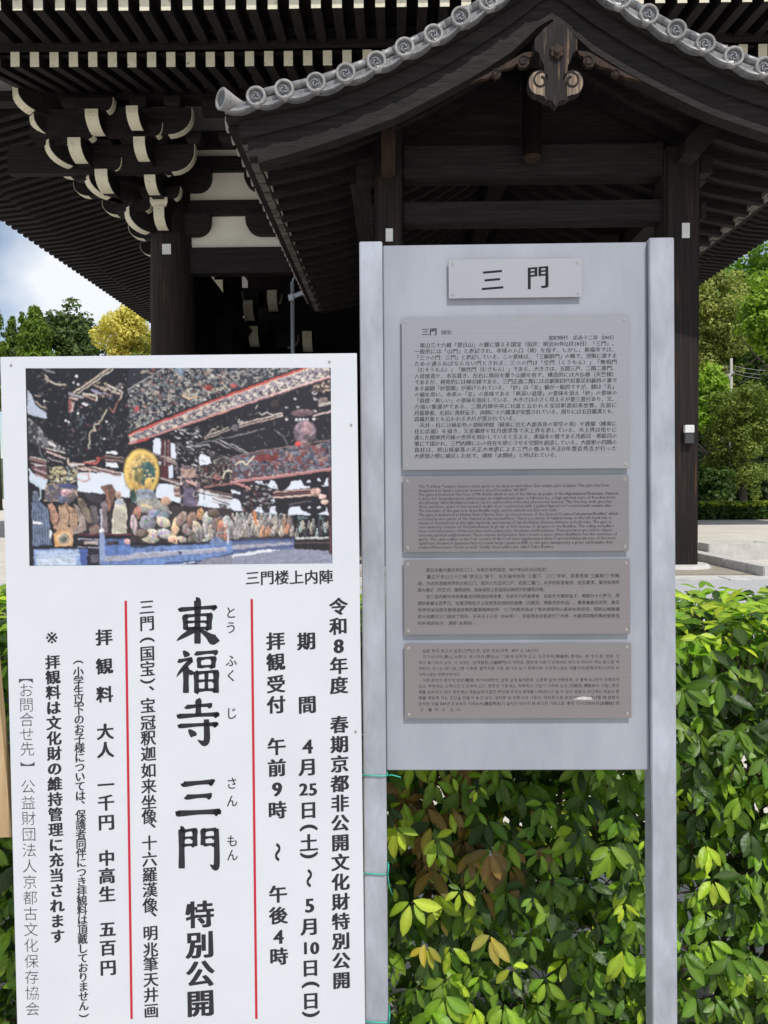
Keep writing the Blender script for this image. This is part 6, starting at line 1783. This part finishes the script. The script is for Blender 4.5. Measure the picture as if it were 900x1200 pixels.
def conifer(label, px, py_top, py_bot, wpx, Y, ca, cb, seed, leaf=.14, group=None, n=70, name='cypress_tree'):
    t = P(px, py_top, Y); b = P(px, py_bot, Y); H_ = t.z - b.z; R = wpx / 900 * Y / 2
    n = int(n * 1.7)
    e = empty(name, (t.x, Y, GZ), label, 'tree', group or 'pointed cypresses at the left')
    g = random.Random(seed); cl = []
    for i in range(n):
        h = g.random() ** .8; w_ = R * (1 - h) ** .95 * (.8 + .2 * sin(h * 23 + seed)) + R * .02; a = g.random() * 6.28; rr = g.uniform(.5, 1)
        cl.append((t.x + w_ * cos(a) * rr, Y + w_ * sin(a) * rr, b.z + H_ * h * .97, R * .24 * (1.1 - .75 * h) * g.uniform(.8, 1.25)))
    crown('crown', e, cl, leaf, ca, cb, seed, per=95, up=.15, droop=-.8, asp=.35)
    trunk(e, t.x, Y, GZ, t.z - .3, R * .1, seed, limbs=3)
    return e
cy_a, cy_b = (0.05, 0.10, 0.015), (0.19, 0.27, 0.035)
conifer('cypress cut by the left picture edge, lowest of the pointed trees', -8, 356, 480, 92, 46, cy_a, cy_b, 1)
conifer('narrow cypress with a round shoulder, second pointed tree from the left picture edge', 14, 368, 470, 62, 47, cy_a, cy_b, 2)
conifer('tallest pointed cypress, between the narrow cypress and the dark round tree', 41, 356, 480, 104, 46, cy_a, cy_b, 3, n=130)
conifer('small cypress tip showing just left of the tallest cypress', 26, 364, 470, 56, 48, cy_a, cy_b, 4)
broad('dark green round tree between the cypresses and the yellow tree', 84, 358, 470, 70, 48, (0.035, 0.065, 0.018), (0.11, 0.16, 0.04), 5, leaf=.14, n=130, cr=.62)
broad('bright yellow rounded tree beside the big corner column', 152, 364, 425, 76, 44, (0.46, 0.38, 0.06), (0.78, 0.66, 0.2), 6, leaf=.09, n=100, name='yellow_tree', cr=.5)
broad('green bush below the yellow tree, against the big corner column', 170, 392, 440, 40, 43, (0.12, 0.14, 0.02), (0.25, 0.26, 0.04), 7, leaf=.12, n=30, name='shrub')
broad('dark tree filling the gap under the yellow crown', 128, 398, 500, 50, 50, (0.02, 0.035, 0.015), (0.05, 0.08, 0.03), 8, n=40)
for i, (a_, Y_) in enumerate(((-60, 50), (-120, 47), (-190, 52))):
    conifer(['first cypress beyond the left picture edge', 'second cypress beyond the left picture edge', 'third cypress beyond the left picture edge'][i], a_, 350 + i * 8, 480, 100, Y_, cy_a, cy_b, 20 + i)
# right hand side
broad('huge dark green broadleaf tree rising at the right picture edge under the eaves', 890, 285, 520, 150, 44, (0.05, 0.11, 0.014), (0.18, 0.30, 0.03), 31, leaf=.16, n=150, cr=1.3)
broad('tall tree with pale yellowish blossom at its top beside the right porch column', 838, 296, 470, 62, 40, (0.10, 0.17, 0.02), (0.42, 0.40, 0.12), 32, leaf=.09, n=60, cr=.7)
broad('dark tree below the blossoming one, beside the right porch column', 846, 355, 520, 90, 43, (0.03, 0.08, 0.015), (0.09, 0.17, 0.025), 33, leaf=.11, n=90, cr=.9)
broad('bright light green young tree hugging the right porch column', 830, 432, 512, 38, 30, (0.14, 0.27, 0.02), (0.32, 0.46, 0.04), 34, leaf=.09, n=60, cr=.38)
broad('light green branches hanging in at the right picture edge, halfway up the trees', 905, 330, 425, 70, 34, (0.14, 0.24, 0.02), (0.3, 0.42, 0.04), 35, leaf=.12, n=60, cr=.55)
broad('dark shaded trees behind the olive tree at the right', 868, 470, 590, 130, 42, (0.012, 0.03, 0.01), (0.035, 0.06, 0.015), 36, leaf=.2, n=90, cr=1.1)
broad('olive green feathery tree standing behind the low hedge at the right', 872, 438, 580, 84, 27, (0.09, 0.14, 0.02), (0.26, 0.31, 0.07), 37, leaf=.055, n=150, cr=.34, base=.7, dens=34)
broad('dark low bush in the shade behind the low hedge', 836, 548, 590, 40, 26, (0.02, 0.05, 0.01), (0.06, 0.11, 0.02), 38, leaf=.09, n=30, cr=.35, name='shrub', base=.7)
broad('feathery tree just beyond the right picture edge', 950, 400, 575, 110, 30, (0.05, 0.09, 0.02), (0.13, 0.19, 0.05), 39, leaf=.1, n=110, cr=.6, base=.7)
broad('big dark tree beyond the right picture edge', 1030, 300, 560, 190, 45, (0.028, 0.06, 0.012), (0.09, 0.14, 0.025), 40, leaf=.22, n=90, cr=1.5)
# low clipped hedge on the terrace
lh = empty('low_hedge', (11, 21, .715), 'long low clipped hedge on the terrace at the right, lighter on top', 'hedge')
g = random.Random(9); cl = []
z1 = P(860, 590, 20.6).z
x = 6.5
while x < 17:
    for yy in (20.75, 21.1, 21.5):
        for zz in np.linspace(.85, z1 - .1, 3):
            cl.append((x + g.uniform(-.05, .05), yy, zz, .19))
    x += .17
crown('crown', lh, cl, .05, (0.02, 0.05, 0.008), (0.06, 0.11, 0.015), 50, per=60, up=.3)
cl = [(a_ + g.uniform(-.04, .04), y_, z1 - .02 + g.uniform(-.02, .03), .1) for a_ in np.arange(6.5, 17, .14) for y_ in (20.65, 20.95, 21.3, 21.6)]
crown('top_leaves', lh, cl, .045, (0.2, 0.28, 0.02), (0.4, 0.44, 0.05), 51, per=70, up=.8)  # lighter yellow-green leaf layer along the top
# utility pole far among the trees
up_ = empty('utility_pole', (P(857, 450, 38).x, 38, GZ), 'pale utility pole with crossarm and wires among the trees at the right', 'utility pole')
c = P(857, 420, 38)
conc = mat('concrete', (0.42, 0.41, 0.39), 0.8, noise=(5, .1))
m = MB(); m.cyl((c.x, 38, GZ), (c.x, 38, c.z), .09, .06, 12); m.build('pole', conc, up_)
m = MB(); m.bar(P(851, 441, 37.9), P(860, 436, 37.9), .08, .08); m.build('crossarm', conc, up_)
m = MB(); q = P(854.5, 441, 37.85); m.cyl((q.x, 37.85, q.z - .2), (q.x, 37.85, q.z + .12), .06, n=10); m.build('insulator', conc, up_)
m = MB()
wirem = mat('wire', (0.3, 0.3, 0.31), 0.5)
for dy_ in (0, 5, 9):
    a_ = P(857, 428 + dy_, 38); b_ = P(760, 434 + dy_ * 1.3, 40); d_ = P(960, 424 + dy_ * 1.2, 40)
    for e_ in (b_, d_):
        m.tube([a_ + (e_ - a_) * t - Vector((0, 0, .35 * 4 * t * (1 - t))) for t in np.linspace(0, 1, 8)], .012, 4)
m.build('wires', wirem, up_)
# wooded hills closing the view far away
hm = mat('far_wood', (0.04, 0.08, 0.03), 0.9, noise=(.25, .4), cols=[(0.02, 0.045, 0.015), (0.07, 0.11, 0.03)], bump=(.8, 1.0))
m = MB(); n = 120; vs = []
for k in range(n + 1):
    a = 2 * pi * k / n
    hgt = 9 + 3 * sin(a * 3 + 1) + 2 * sin(a * 7) + 1.2 * sin(a * 17)
    if abs(a - pi / 2) < 1.2: hgt = 9
    for rr, z in ((150, 0.4), (165, hgt * .7), (185, hgt), (230, hgt * .8)):
        vs.append((rr * cos(a), rr * sin(a), z))
for k in range(n):
    for j in range(3):
        q = k * 4 + j; m.add(vs, [(q, q + 4, q + 5, q + 1)], 0, True) if False else None
m.add(vs, [(k * 4 + j, (k + 1) * 4 + j, (k + 1) * 4 + j + 1, k * 4 + j + 1) for k in range(n) for j in range(3)], 0, True)
m.build('hills', hm, None, kind='structure')
